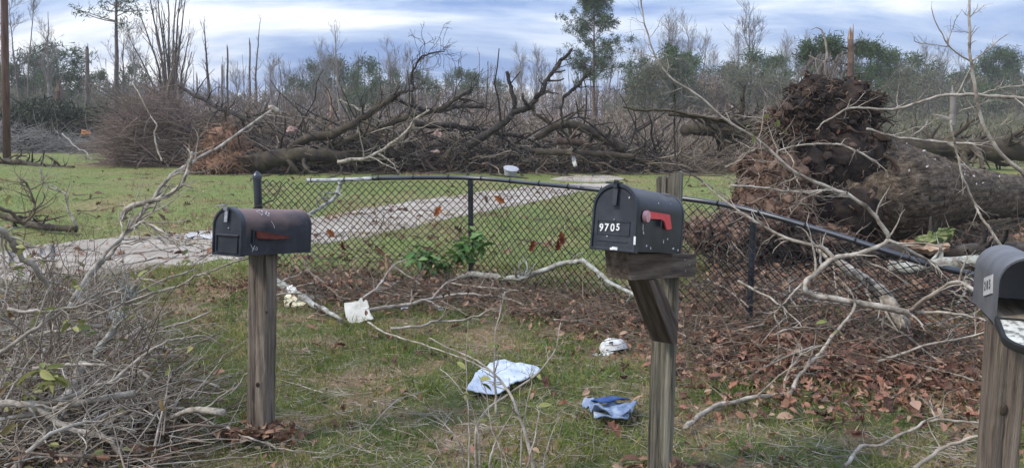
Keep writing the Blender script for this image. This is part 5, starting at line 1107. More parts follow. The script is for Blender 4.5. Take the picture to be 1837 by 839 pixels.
limb(mid, 'limb', [(744, 222, 22.5), (796, 225, 22.5), (849, 231, 22.5), (895, 240, 22.5), (940, 245, 22.5)], .09, .05, 'branch_dark', 14, (.7, 2), 4, 10)
limb(mid, 'limb', [(610, 178, 21.5), (646, 199, 21.6), (690, 220, 21.8)], .02, .035, 'branch_pale', 6, (.4, 1.2), 3, 8)
limb(mid, 'limb', [(736, 205, 22), (741, 165, 22), (740, 134, 22), (752, 106, 22), (773, 96, 22), (800, 92, 22)], .05, .012, 'branch_dark', 14, (.5, 1.6), 4, 8, sub2=2)
B('fallen_log', 'dark log lying behind the mossy limbs of the middle fallen tree', 'log', [(632, 262, 23), (703, 263, 23), (758, 262, 23), (800, 266, 23)], .14, .12, 'branch_dark', 8, (.6, 1.5), 3, sides=12, jit=.02)
B(FB, 'long pale grey limb curving up through the middle debris', 'branch', [(606, 291, 20.8), (640, 286, 20.8), (663, 281, 20.8), (695, 263, 20.8), (727, 237, 20.8), (748, 212, 20.8), (770, 198, 20.8)], .055, .025, 'branch_pale', 12, (.5, 1.4), 3, sides=10, jit=.01)
B('broken_snag', 'thin snapped tree with pale splintered face behind the mossy limbs', 'dead tree', [(595, 245, 25), (595, 215, 25), (593, 190, 25), (591, 160, 25)], .065, .03, 'splinter', 4, (.3, .8), 1, jit=.01)
hk = thing('broken_limb', 'black hooked limb standing upright out of the middle debris', 'fallen tree', (P(850, 262, 21.5)[0], 21.5, 0))
limb(hk, 'limb', [(838, 262, 21.5), (871, 241, 21.5), (900, 223, 21.5), (918, 205, 21.5), (924, 194, 21.5), (918, 166, 21.5), (909, 130, 21.5)], .125, .045, 'branch_dark', 5, (.3, .8), 2, 12)
limb(hk, 'limb', [(920, 200, 21.5), (945, 196, 21.5), (954, 186, 21.5), (969, 168, 21.5), (981, 146, 21.5), (996, 122, 21.5), (1011, 104, 21.5), (1027, 87, 21.5)], .09, .035, 'branch_dark', 9, (.4, 1.0), 2, 12)
for pts, r in (([(947, 192, 21.5), (940, 180, 21.4), (937, 168, 21.4)], .05), ([(981, 144, 21.5), (1000, 145, 21.4), (1012, 141, 21.4)], .03), ([(990, 130, 21.5), (1005, 129, 21.4), (1014, 126, 21.4)], .03), ([(975, 162, 21.5), (990, 166, 21.4), (1002, 168, 21.4)], .025), ([(958, 180, 21.5), (962, 170, 21.4), (968, 167, 21.4)], .05), ([(915, 152, 21.5), (924, 140, 21.4), (934, 128, 21.4)], .02)):
    limb(hk, 'stub', pts, r, r * .6, 'branch_dark', 0, (0, 0), sides=8, jit=.005)
limb(hk, 'limb', [(1012, 172, 21.6), (1029, 160, 21.6), (1041, 149, 21.6), (1052, 136, 21.6)], .05, .045, 'branch_dark', 5, (.4, 1), 2, 10)
limb(hk, 'limb', [(1012, 170, 21.6), (1008, 190, 21.6), (1008, 215, 21.6), (1004, 235, 21.6)], .035, .02, 'branch_dark', 5, (.3, .7), 2, 8)
limb(hk, 'limb', [(954, 188, 21.5), (962, 205, 21.5), (985, 222, 21.5)], .06, .04, 'branch_mossy', 4, (.3, .8), 2, 8)
B('fallen_log', 'curved thick log arching over the right end of the middle debris', 'log', [(962, 250, 22), (987, 232, 22), (1005, 225, 22), (1023, 223, 22), (1055, 233, 22), (1082, 246, 22), (1120, 267, 21.8)], .09, .14, 'branch_mossy', 12, (.5, 1.4), 3, sides=14, jit=.012)
B('fallen_log', 'smooth maroon limb under the curved log', 'log', [(998, 253, 21.4), (1020, 254, 21.4), (1040, 256, 21.4), (1062, 262, 21.4)], .10, .08, 'root', 3, (.3, .8), 1, sides=12, jit=.005)
B('fallen_log', 'mossy straight log lying along the lawn edge below the curved log', 'log', [(960, 272, 21), (1029, 273, 21), (1073, 276, 21), (1137, 281, 21)], .085, .075, 'branch_mossy', 10, (.4, 1.2), 3, sides=12, jit=.01)
B('fallen_log', 'mossy fallen trunk beyond the lawn left of the root plate', 'fallen tree', [(1225, 236, 24), (1270, 232, 24), (1320, 236, 24), (1370, 240, 24), (1430, 238, 24)], .2, .26, 'branch_mossy', 26, (.6, 2.2), 4, sides=12, jit=.03)
B('fallen_log', 'dark fallen limb crossing above the trunk left of the root plate', 'log', [(1200, 205, 23), (1260, 213, 23), (1300, 220, 23), (1345, 228, 23)], .06, .11, 'branch_mossy', 20, (.6, 2.0), 4, sides=10, jit=.03)
# tangled crown sticks around the middle debris
def mid_pt():
    px = random.uniform(470, 1230); t = np.interp(px, [470, 600, 900, 1100, 1230], [.65, .95, .8, .6, .3])
    Y = random.uniform(21.9, 26.0); g = P(px, 300, Y); return (g[0], Y, max(.05, abs(random.gauss(0, .5 * t))))
place_sticks(80, ('brown', 'dark', 'brown', 'grey'), mid_pt, (1.2, 3.6), .25, 'broken crown stick tangled in the middle debris row', 'stick', 'sticks in the middle debris row', 'stick')
for key, n, ln, rd in (('twig_brown', 420, (1.2, 3.2), (.02, .045)), ('branch_dark', 260, (1.2, 3.4), (.025, .055)), ('twig_brown', 2300, (.4, 1.6), (.005, .018)), ('branch_dark', 1300, (.5, 2.0), (.008, .03)), ('twig_grey', 1500, (.3, 1.4), (.006, .016))):
    pp = np.array([mid_pt() for _ in range(n)]); d = rng.normal(size=(n, 3)) * (1, 1, .45); q, r = walk(pp, d, rng.uniform(*ln, n), rng.uniform(*rd, n), 7, .25); q[:, :, 2] = np.maximum(q[:, :, 2], .02); mb = MB(); mb.tubes(q, r, 4); mb.build('brush_twigs', M[key], kind='stuff')
n = 4000; pp = np.array([mid_pt() for _ in range(n)]); pp[:, 2] *= .45; mb = MB(); mb.inst(lv[0], lv[1], rotm(n) * rng.uniform(.06, .16, n)[:, None, None], pp); mb.build('leaf_litter', M['dead_leaf'], smooth=False, kind='stuff')
# scattered brush on the lawn edge, right and left
def side_pt():
    px = random.choice((random.uniform(1200, 1345), random.uniform(1200, 1420), random.uniform(1600, 1880))); Y = random.uniform(21, 34) if px < 1500 else random.uniform(25, 40); g = P(px, 300, Y); return (g[0], Y, abs(random.gauss(0, .28)))
n = 2400; pp = np.array([side_pt() for _ in range(n)]); d = rng.normal(size=(n, 3)) * (1, 1, .4); q, r = walk(pp, d, rng.uniform(.4, 1.6, n), rng.uniform(.006, .02, n), 6, .25); q[:, :, 2] = np.maximum(q[:, :, 2], .02); mb = MB(); mb.tubes(q, r, 4); mb.build('brush_twigs', M['twig_brown'], kind='stuff')
# plastic tub
c0 = P(915, 306, 20.6); mb = MB(); MT = T(c0[0], 20.6, .02) @ RX(rad(18)) @ RY(rad(8))
mb.tubes(xf(np.array([(0, 0, 0), (0, 0, .02), (0, 0, .19), (0, 0, .192), (0, 0, .21), (0, 0, .206), (0, 0, .03)]), MT), np.array([.001, .15, .19, .205, .205, .185, .145]), 20); tag(mb.build('plastic_tub', M['tub_grey'], auto=40), 'pale grey plastic tub at the lawn edge of the middle debris', 'tub')
# torn pink insulation and pale scraps among the debris
for (px, py, Y, sz, key, nm, lb) in ((523, 232, 22.5, .35, 'pink', 'insulation_scrap', 'torn pink insulation in the debris left of the mossy limb'), (468, 178, 24, .12, 'white', 'paper_scrap', 'small white and red scrap high in the debris left of centre'), (430, 170, 24, .13, 'white', 'paper_scrap', 'white scrap caught in branches above the clay root ball'), (782, 272, 21, .3, 'pink', 'wood_splinter', 'pinkish torn wood in the low middle debris'), (152, 238, 32, .4, 'orange', 'wood_splinter', 'orange splintered stump in the far left brush'), (1030, 290, 21, .25, 'white', 'paper_scrap', 'white scraps below the mossy straight log'), (785, 240, 21.5, .3, 'pink', 'insulation_scrap', 'pale pink insulation among twigs above the low debris')):
    mb = MB(); c = P(px, py, Y); lump(mb, c, sz * .30, int(px), rng.uniform(.5, 1.5, 3), 1.0, 2); tag(mb.build(nm, {'pink': mat('insul', [(.24, .15, .125), (.38, .27, .235)], 8, rough=1), 'white': M['cap_white'], 'orange': mat('splint2', [(.3, .13, .06), (.45, .24, .13)], 8, rough=1)}[key], smooth=False), lb, 'scrap')
mb = MB(); e0 = P(492, 196, 5.5); mb.tubes(spline([e0 + (-.04, 0, .02), e0, e0 + (.035, 0, -.02)], 10), np.array([.006, .014, .02, .022, .022, .021, .02, .02, .018, .012]), 9, caps=True); tag(mb.build('bark_piece', M['branch_pale']), 'pale broken bark piece on the raised limb end above the clay root ball', 'bark')
# ------------------------------------------------------------------ left background heaps
def heap_pt(px0, px1, tops, Y0, Y1):
    px = random.uniform(px0, px1); Y = random.uniform(Y0, Y1); top = np.interp(px, *tops); zt = P(px, top, (Y0 + Y1) / 2)[2]; g = P(px, 300, Y)
    return (g[0], Y, max(.02, zt * (1 - (random.random() ** 1.6)) * random.uniform(.6, 1.05)))
hp = thing('fallen_tree', 'purplish brown fallen crown of fine twigs left of the clay root ball', 'fallen tree', (P(275, 285, 26)[0], 26, 0))
n = 4400; pp = np.array([heap_pt(205, 352, ([205, 230, 265, 300, 330, 355], [265, 205, 172, 162, 190, 235]), 24.5, 28.5) for _ in range(n)])
d = rng.normal(size=(n, 3)) * (1, .8, .5) + (-.35, 0, .25); q, r = walk(pp, d, rng.uniform(.4, 1.5, n), rng.uniform(.005, .016, n), 5, .13); q[:, :, 2] = np.maximum(q[:, :, 2], .02); mb = MB(); mb.tubes(q, r, 3); mb.build('twigs', M['brush_purple'], hp, kind='stuff')
for i in range(26):
    a = heap_pt(230, 400, ([188, 260, 300, 345, 400], [235, 185, 165, 195, 245]), 24.5, 27); q, r = walk([a], [(random.uniform(-1, .5), random.gauss(0, .3), random.uniform(-.3, .6))], np.array([random.uniform(1.2, 3)]), np.array([random.uniform(.015, .05)]), 9, .12); mb = MB(); mb.tubes(q, r, 6); s_, sr = spawn(q, r, 6, .4, 1.2, .6, 6, .2); mb.tubes(s_, sr, 4); mb.build('limb', M['twig_brown'], hp)
B(FB, 'long dead trunk slanting down right across the twig heap behind the clay root ball', 'fallen tree', [(318, 150, 26), (352, 172, 25.5), (395, 195, 25), (440, 212, 24.5), (470, 224, 24)], .05, .08, 'branch_dark', 14, (.5, 1.6), 3, sides=9, jit=.02)
B(FB, 'pale leaning dead pole in front of the purplish twig heap', 'branch', [(238, 148, 23), (255, 180, 22.5), (272, 210, 22.5), (281, 225, 22.4), (277, 240, 22.4), (285, 275, 22.3), (291, 290, 22.2)], .014, .026, 'twig_grey', 5, (.3, .8), 2, sides=8, jit=.01)
dk = thing('fallen_tree', 'dark green fallen pine crown heaped at far left', 'fallen tree', (P(120, 265, 41)[0], 41, 0))
def blade_cluster(mb, c, n, size, spread, flat=(1, 1, 1), m=0):
    c = np.asarray(c); k = np.repeat(np.arange(len(c)), n); L_ = c[k] + rng.normal(0, spread, (len(k), 3)) * np.asarray(flat)
    s = rng.uniform(.6, 1.3, len(k)) * size
    tri = np.array([(-.09, 0, 0), (.09, 0, 0), (0, 1, 0)])
    mb.inst(tri, np.array([(0, 1, 2)]), rotm(len(k)) * s[:, None, None], L_, m)
pp = np.array([heap_pt(15, 225, ([0, 60, 110, 150, 190, 230], [215, 195, 190, 205, 200, 235]), 38, 45) for _ in range(2600)])
mb = MB(); blade_cluster(mb, pp, 14, .42, .22); mb.build('foliage', M['needles_dark'], dk, smooth=False, kind='stuff')
for i in range(18):
    a = heap_pt(10, 220, ([0, 60, 150, 230], [225, 200, 205, 240]), 38, 43); q, r = walk([a], [(random.uniform(-1, 1), -.3, random.uniform(-.4, .4))], np.array([random.uniform(1.5, 4)]), np.array([random.uniform(.03, .07)]), 9, .12); mb = MB(); mb.tubes(q, r, 6); s_, sr = spawn(q, r, 7, .5, 1.5, .6, 6, .2); mb.tubes(s_, sr, 4); mb.build('limb', M['branch_dark'], dk)
n = 1800; pp = np.array([heap_pt(-60, 200, ([-60, 30, 100, 200], [225, 222, 235, 250]), 36, 41) for _ in range(n)]); d = rng.normal(size=(n, 3)) * (1, .8, .5); q, r = walk(pp, d, rng.uniform(.5, 1.8, n), rng.uniform(.006, .02, n), 6, .2); q[:, :, 2] = np.maximum(q[:, :, 2], .02); mb = MB(); mb.tubes(q, r, 4); mb.build('brush_twigs', M['brush_grey'], kind='stuff')
def mid2_pt(): return heap_pt(335, 640, ([335, 400, 470, 560, 640], [218, 200, 212, 226, 232]), 25, 30)
n = 2600; pp = np.array([mid2_pt() for _ in range(n)]); d = rng.normal(size=(n, 3)) * (1, .8, .5); q, r = walk(pp, d, rng.uniform(.5, 2, n), rng.uniform(.007, .025, n), 6, .2); q[:, :, 2] = np.maximum(q[:, :, 2], .02); mb = MB(); mb.tubes(q, r, 4); mb.build('brush_twigs', M['twig_brown'], kind='stuff')
B('fallen_log', 'grey log on the far lawn at the left edge', 'log', [(-30, 290, 27), (20, 291, 26.5), (75, 298, 25.5), (132, 303, 24.5)], .10, .08, 'branch_mossy', 22, (.4, 1.4), 4, sides=10, jit=.03)
B(FB, 'pale forked branch on the far lawn left of the twig heap', 'branch', [(110, 240, 27), (135, 262, 26.5), (152, 272, 26), (166, 287, 25)], .03, .015, 'brush_grey', 10, (.3, .9), 3, sides=7, jit=.02)

# ------------------------------------------------------------------ trees
def bare_tree(name, label, px, Y, top, material, r0, lean=0.0, nl=16, spread=.5, t0=.35, group=None, sub=(6, 5), up=.09, base_py=None, l=(1.2, 3.0)):
    b = P(px, 240, Y); b[2] = 0; t_ = P(px + lean, top, Y)
    t = thing(name, label, 'tree', b, group); h = t_[2]
    s = spline([b, b + (t_ - b) * .5 + (random.gauss(0, .012 * h), 0, 0), t_], 26, .02); rr_ = np.linspace(r0, r0 * .12, 26)
    mb = MB(); mb.tubes(s, rr_, 8); mb.build('trunk', M[material], t)
    q1, r1 = spawn(s, rr_, nl, l[0], l[1], spread, 8, .13, up, t0=t0, rf=.45, rmin=.008); mb = MB(); mb.tubes(q1, r1, 5)
    q2, r2 = spawn(q1, r1, sub[0], l[0] * .4, l[1] * .5, .6, 6, .16, up, rf=.55, rmin=.007); mb.tubes(q2, r2, 4)
    if sub[1]: q3, r3 = spawn(q2, r2, sub[1], l[0] * .2, l[1] * .25, .6, 4, .18, up, rf=.6, rmin=.006); mb.tubes(q3, r3, 3)
    mb.build('crown', M[material], t); return t
bare_tree('bare_tree', 'pale leafless tree at far left behind the brown pole', 92, 58, 22, 'bark_palefar', .15, -6, 16, .55, .35)
bare_tree('bare_tree', 'thin leafless tree leaning beside the brown pole', 45, 55, 2, 'bark_far', .10, -30, 10, .45, .4)
bare_tree('bare_tree', 'tall thin bare tree right of the brown pole', 44, 60, -30, 'bark_far', .09, 20, 8, .35, .5)
bare_tree('bare_tree', 'bare forked dead tree left of centre left, slender and dark', 378, 52, 42, 'bark_far', .16, -12, 8, .4, .5, sub=(3, 2), l=(.6, 1.8))
bare_tree('bare_tree', 'leafless thin tree standing right of the tall pine', 222, 56, 62, 'bark_far', .12, 0, 14, .5, .35)
bare_tree('bare_tree', 'thin tall dead tree with short twigs left of the mossy limbs', 462, 55, 38, 'bark_far', .13, 4, 9, .5, .4, sub=(3, 2), l=(.4, 1.2))
bare_tree('bare_tree', 'pale bare tree rising behind the snapped splintered tree', 612, 48, 44, 'bark_palefar', .12, -12, 12, .45, .25, sub=(5, 3), l=(.8, 2.4))
bare_tree('bare_tree', 'small spreading bare tree between the two dead poles', 485, 60, 120, 'bark_palefar', .12, 0, 14, .7, .3, l=(.8, 2.2))
ms = thing('multi_stem_tree', 'many stemmed leafless tree behind the purplish twig heap', 'tree', (P(305, 240, 42)[0], 42, 0))
for (bx, tx, ty) in ((296, 238, -10), (298, 262, -40), (300, 280, -30), (304, 300, -60), (308, 318, -50), (312, 335, -20), (306, 290, 20), (318, 340, 60), (290, 228, 60), (310, 326, -40), (300, 272, 10), (322, 345, 95)):
    b = P(bx, 240, 42) * (1, 1, 0); t_ = P(tx, ty, 42 + random.gauss(0, .5)); s = spline([b, b + (t_ - b) * .45 + ((bx - tx) * .008, 0, .3), t_], 22, .02); rr_ = np.linspace(.10, .018, 22)
    mb = MB(); mb.tubes(s, rr_, 7); mb.build('trunk', M['bark_far'], ms)
    q1, r1 = spawn(s, rr_, 9, .8, 2.4, .4, 7, .1, .10, t0=.35, rf=.5, rmin=.008); q2, r2 = spawn(q1, r1, 5, .3, 1.0, .5, 5, .14, .08, rmin=.006); mb = MB(); mb.tubes(q1, r1, 4); mb.tubes(q2, r2, 3); mb.build('crown', M['bark_far'], ms)
def snag(px, Y, top, r, label, material='bark_far', splinter=False, stubs=5, lean=0):
    b = P(px, 240, Y) * (1, 1, 0); t_ = P(px + lean, top, Y); t = thing('dead_snag', label, 'dead tree', b)
    s = spline([b, (b + t_) / 2, t_], 18, .015); rr_ = np.linspace(r, r * .55, 18); mb = MB(); mb.tubes(s, rr_, 9, caps=True); mb.build('trunk', M[material], t)
    mb = MB()
    for k in range(5):
        a = k * 1.26; e0 = t_ + np.array((math.cos(a), math.sin(a), 0)) * r * .35; mb.tubes(np.array([e0 - (0, 0, .1), e0 + (random.gauss(0, .03), 0, random.uniform(.15, .5) * (1.0 if splinter else .8))]), np.array([r * .28, .004]), 5)
    mb.build('splintered_top', M['splinter' if splinter else material], t)
    if stubs:
        q, r_ = spawn(s, rr_, stubs, .4, 1.3, 1.1, 6, .15, .02, t0=.4, rf=.3)
        for k in range(len(q)): mb = MB(); mb.tubes(q[k], r_[k], 5); mb.build('branch_stub', M[material], t)
    return t
snag(156, 48, 88, .17, 'dark limbless snag between the left pole and the tall pine')
snag(408, 55, 88, .10, 'short dark snag right of the forked dead tree')
snag(448, 52, 78, .09, 'slim pole like snag left of the tall thin dead tree')
snag(398, 50, 122, .09, 'low dark snag beside the forked dead tree')
snag(353, 50, 140, .08, 'low snag right of the many stemmed tree')
snag(103, 40, 160, .16, 'short snapped trunk with pale splinters in the far left', 'bark_pine', True, 0)
sn2 = snag(1526, 30, 66, .19, 'snapped pine trunk with splintered top behind the root plate', 'bark_pine', True, 0)
for (y0, x1, y1) in ((88, 1490, 92), (95, 1492, 108), (118, 1494, 118), (128, 1496, 136), (86, 1548, 76), (140, 1500, 150)):
    s = spline([P(1526, y0, 30), P((1526 + x1) / 2, (y0 + y1) / 2 - 4, 30), P(x1, y1, 30)], 12, .01); mb = MB(); mb.tubes(s, np.linspace(.045, .02, 12), 6); mb.build('limb', M['branch_dark'], sn2)
mb = MB(); hg = thing('hanging_debris', 'grey shredded strips hanging over the top of the root plate', 'debris', P(1485, 160, 9.5))
n = 150; pp = np.stack([np.array(P(random.gauss(1484, 15), 98, 9.5)) for _ in range(n)]); pp[:, 2] += rng.uniform(-.35, .05, n); pp[:, 1] += rng.normal(0, .1, n); d = rng.normal(0, .3, (n, 3)) + (-.25, 0, -1); q, r = walk(pp, d, rng.uniform(.2, .5, n), rng.uniform(.003, .009, n), 6, .12, -.05); mb.tubes(q, r, 4); mb.build('strips', M['hanging_grey'], hg, kind='stuff')
s = spline([P(1478, 150, 9.5), P(1484, 110, 9.5), P(1478, 62, 9.5), P(1466, 50, 9.5), P(1455, 54, 9.5)], 20); mb = MB(); mb.tubes(s, np.linspace(.016, .004, 20), 6); mb.build('stem', M['twig_grey'], hg)
s = spline([P(1500, 145, 9.5), P(1486, 118, 9.5), P(1450, 100, 9.5)], 12); mb = MB(); mb.tubes(s, np.linspace(.016, .008, 12), 6); mb.build('stem', M['twig_grey'], hg)

# brown utility pole
b = P(11, 280, 30) * (1, 1, 0); ptop = P(8, -60, 30) * (1, 1, 0); pl = thing('utility_pole', 'brown wooden utility pole at the left frame edge', 'pole', b)
mb = MB(); mb.tubes(np.array([b - (0, 0, .3), (b + ptop) / 2 + (0, 0, 3.7), ptop + (0, 0, 7.4), ptop + (ptop - b) * .25 + (0, 0, 9)]), np.array([.14, .13, .12, .115]), 14, caps=True); mb.build('shaft', M['pole_brown'], pl)
mb = MB(); mb.box((1.9, .09, .11), T(b[0], b[1] - .14, 8.4)); mb.build('crossarm', M['pole_brown'], pl, smooth=False)
for dx_ in (-.8, 0.3, .8):
    mb = MB(); c = (b[0] + dx_, b[1] - .14, 8.455); mb.tubes(np.array([c, (c[0], c[1], 8.5), (c[0], c[1], 8.56), (c[0], c[1], 8.6)]), np.array([.02, .04, .04, .02]), 10, caps=True); mb.build('insulator', M['tub_grey'], pl)

# pines --------------------------------------------------------------
def pine(name, label, px, Y, top, r0, crown0, width, nl, mat_n='needles', mat_b='bark_pine', clump=26, group=None, cs=.26, lean=0, spread=.17, irregular=.5, per=6, upc=.05):
    b = P(px, 240, Y) * (1, 1, 0); t_ = P(px + lean, top, Y); h = t_[2]; t = thing(name, label, 'tree', b, group)
    s = spline([b, b + (t_ - b) * .5 + (random.gauss(0, .01 * h), 0, 0), t_], 24, .01); rr_ = np.linspace(r0, r0 * .15, 24); mb = MB(); mb.tubes(s, rr_, 9); mb.build('trunk', M[mat_b], t)
    tt = rng.uniform(crown0, .99, nl); idx = tt * 23; i0 = np.minimum(idx.astype(int), 22); pos = s[i0] + (s[i0 + 1] - s[i0]) * (idx - i0)[:, None]
    a = rng.uniform(0, 6.28, nl); u = (tt - crown0) / (1 - crown0); prof = np.sin(np.pi * (.18 + .82 * u) ** .8) ** .7 * .95 + .12
    L_ = width * .5 * prof * rng.uniform(1 - irregular, 1.1, nl); d = np.stack([np.cos(a), np.sin(a), .12 + .55 * u], -1)
    q, r = walk(pos, d, L_, np.maximum(.012, r0 * .22 * (1.1 - u)), 7, .14, upc); mb = MB(); mb.tubes(q, r, 5)
    q2, r2 = spawn(q, r, per, .25 * width * .3, .6 * width * .28, .7, 5, .2, .07, t0=.35, rf=.6, rmin=.008); mb.tubes(q2, r2, 4); mb.build('limbs', M[mat_b], t)
    cl = np.concatenate([q2[:, 3], q2[:, 4], q[:, -1]]); mb = MB(); blade_cluster(mb, cl, clump, cs, spread); mb.build('crown', M[mat_n], t, smooth=False); return t
pine('pine_tree', 'tall green pine standing alone right of the hooked black limb', 1066, 62, -8, .15, .42, 6.2, 105, clump=14, cs=.27, spread=.115, per=5, irregular=.75)
pine('pine_tree', 'tall bare trunked pine with thin windblown crown at upper left', 207, 50, -70, .20, .66, 5.6, 26, clump=7, cs=.32, spread=.14, per=4, irregular=.6, mat_b='bark_far')
pine('pine_tree', 'broad flat topped pine at the far right edge', 1792, 88, 104, .22, .5, 7.5, 40, clump=14, cs=.42, spread=.24)
pine('pine_tree', 'rounded dark pine behind the snapped trunk at right', 1562, 60, 84, .18, .4, 4.6, 42, clump=12, cs=.34, spread=.2)
pine('pine_tree', 'thin pine left of the snapped trunk behind the root plate', 1470, 46, 78, .14, .55, 3.6, 26, clump=14, cs=.3, spread=.2)
far_p = [(562, 100, 124, 4.6), (602, 100, 120, 4.4), (655, 90, 118, 4.2), (700, 110, 134, 4), (742, 110, 140, 4), (775, 115, 150, 4), (815, 105, 136, 5), (846, 110, 142, 4), (120, 75, 98, 6), (65, 80, 112, 5), (30, 75, 128, 4), (235, 80, 128, 4), (1180, 66, 100, 5), (1240, 80, 112, 5), (1140, 70, 118, 4), (1350, 80, 106, 5.5), (1385, 85, 116, 5), (1610, 85, 104, 5), (1640, 85, 112, 5), (1725, 95, 144, 5), (1760, 95, 128, 6), (1822, 95, 128, 7), (1850, 95, 112, 6), (180, 90, 140, 4), (520, 110, 150, 4), (890, 115, 152, 4), (1310, 90, 130, 4), (630, 100, 138, 4)]
pr = [pine('pine_tree', 'dark far pine', 0, 60, 110, .16, .38, 5.0, 30, clump=10, cs=.42, spread=.24, per=4), pine('pine_tree', 'dark far pine', 0, 60, 110, .16, .3, 5.6, 34, clump=10, cs=.42, spread=.24, per=4), pine('pine_tree', 'dark far pine', 0, 60, 110, .15, .48, 4.4, 24, clump=10, cs=.42, spread=.22, per=4)]
hpr = P(0, 110, 60)[2]
ORD = 'first second third fourth fifth sixth seventh eighth ninth tenth eleventh twelfth thirteenth fourteenth fifteenth sixteenth seventeenth eighteenth nineteenth twentieth'.split() + ['twenty-' + q for q in 'first second third fourth fifth'.split()]
far_p = [q for q in far_p if 0 < q[0] < 1837]; fl_ = sorted(q[0] for q in far_p if q[0] < 918); fr_ = sorted((q[0] for q in far_p if q[0] >= 918), reverse=True)
for i, (px, Y, top, wd_) in enumerate(far_p):
    s_ = P(px, top, Y)[2] / hpr; p_ = P(px, 240, Y); src = pr[i % 3]
    side = 'left half' if px < 918 else 'right half'
    if i < 3: o = src; o.location = (p_[0], Y, 0); o.scale = (s_ * wd_ / 5, s_ * wd_ / 5, s_); o.rotation_euler = (0, 0, random.uniform(0, 6))
    else: o = copy_tree(src, (p_[0], Y, 0), (0, 0, random.uniform(0, 6)), (s_ * wd_ / 5, s_ * wd_ / 5, s_))
    o['label'] = ORD[(fl_ if px < 918 else fr_).index(px)] + ' distant green pine counted from the ' + ('left' if px < 918 else 'right') + ' edge, above the grey woods'; o['group'] = 'far pines in the ' + side
# far bare trees
bp = [bare_tree('bare_tree', 'x', 0, 60, 90, 'brush_grey', .13, 0, 18, .45, .25, l=(1.5, 3.6)), bare_tree('bare_tree', 'x', 0, 60, 90, 'brush_grey', .13, 5, 22, .4, .3, l=(1.2, 3.2)), bare_tree('bare_tree', 'x', 0, 60, 90, 'bark_far', .13, -5, 16, .5, .3, l=(1.5, 3.4))]
hb = P(0, 90, 60)[2]
fb_ = [(690, 110, 102), (722, 110, 106), (705, 115, 112), (940, 110, 112), (958, 112, 108), (975, 110, 118), (925, 110, 125), (1215, 95, 54), (1200, 95, 72), (1238, 95, 66), (1255, 100, 85), (1345, 100, 40), (1330, 100, 70), (1392, 95, 90), (1405, 98, 100), (1420, 95, 95), (1655, 90, 100), (1675, 92, 110), (1690, 90, 118), (70, 80, 100), (10, 80, 60), (245, 75, 80), (140, 80, 110), (520, 100, 130), (575, 95, 105), (585, 95, 110), (545, 100, 125), (870, 115, 140), (1010, 110, 130), (1090, 100, 110), (1120, 100, 112), (1285, 95, 110), (1500, 80, 112), (1540, 80, 100), (1590, 85, 110), (430, 80, 130), (500, 85, 125), (330, 80, 105), (640, 110, 120), (760, 115, 130), (1160, 95, 105), (1445, 90, 108), (1705, 95, 125), (-40, 70, 60), (1900, 95, 110), (-90, 75, 90)]
fb_ = [q for q in fb_ if 0 < q[0] < 1837]; TH = lambda v: 'left of centre' if v < 600 else ('behind the middle debris' if v < 1130 else 'on the right'); ft_ = {k_: sorted(q[0] for q in fb_ if TH(q[0]) == k_) for k_ in ('left of centre', 'behind the middle debris', 'on the right')}
for i, (px, Y, top) in enumerate(fb_):
    s_ = P(px, top, Y)[2] / hb; p_ = P(px, 240, Y); src = bp[i % 3]
    if i < 3: o = src; o.location = (p_[0], Y, 0); o.scale = (s_,) * 3
    else: o = copy_tree(src, (p_[0], Y, 0), (0, 0, random.uniform(0, 6)), s_)
    third = 'left of centre' if px < 600 else ('behind the middle debris' if px < 1130 else 'on the right')
    o['label'] = ORD[ft_[third].index(px)] + ' hazy leafless tree from the left in the far treeline ' + third; o['group'] = 'far leafless trees ' + third
# bushy vine covered trees at right
def bushy(px, Y, top, wd_, label, material='shrubby'):
    b = P(px, 240, Y) * (1, 1, 0); h = P(px, top, Y)[2]; t = thing('bushy_tree', label, 'tree', b)
    mb = MB(); mb.tubes(np.array([b, b + (0, 0, h * .4), b + (.1, 0, h * .8)]), np.array([.18, .13, .03]), 8); mb.build('trunk', M['bark_far'], t)
    k = 26; u = rng.random(k) ** .8; a = rng.uniform(0, 6.28, k); rr_ = np.sqrt(rng.random(k)); prof = np.sin(np.pi * np.clip(.12 + .82 * u, 0, 1)) ** .6
    c = np.stack([b[0] + np.cos(a) * rr_ * prof * wd_ * .5, b[1] + np.sin(a) * rr_ * prof * wd_ * .5, h * (.10 + .82 * u)], -1)
    c = np.repeat(c, 9, 0) + rng.normal(0, .34, (k * 9, 3)) * np.repeat(rng.uniform(.5, 1.5, k), 9)[:, None]; mb = MB(); blade_cluster(mb, c, 16, .36, .26)
    tw, tr = walk(c[::4], rng.normal(0, .5, c[::4].shape) + (0, 0, 1), rng.uniform(.4, 1.3, len(c[::4])), np.full(len(c[::4]), .014), 5, .2); mb.tubes(tw, tr, 3, m=1); mb.build('crown', [M[material], M['brush_grey']], t, smooth=False)
bushy(1160, 58, 112, 4.0, 'dark bushy tree right of the tall lone pine')
bushy(1215, 66, 108, 5.2, 'rounded bushy tree behind the dark upright twig')
bushy(1268, 70, 128, 4.5, 'brownish bushy tree right of the dark upright twig', 'brush_brown')
bushy(1335, 70, 108, 5.5, 'grey green bushy tree left of the root plate')
bushy(1390, 68, 118, 4.5, 'bushy tree close to the left side of the root plate')
bushy(1610, 66, 112, 5, 'grey green bushy tree right of the snapped pine')
bushy(1660, 72, 124, 5, 'bushy tree between the snapped pine and the thin sapling')
bushy(1750, 80, 150, 6, 'dark evergreen thicket behind the white car', 'needles')
bushy(1825, 82, 140, 7, 'dark evergreen thicket at the right edge', 'needles')
bushy(640, 80, 160, 4, 'low dark evergreen behind the mossy limbs', 'needles')
bushy(660, 76, 150, 3.2, 'dark green conifer shaped shrub behind the mossy limbs', 'needles')

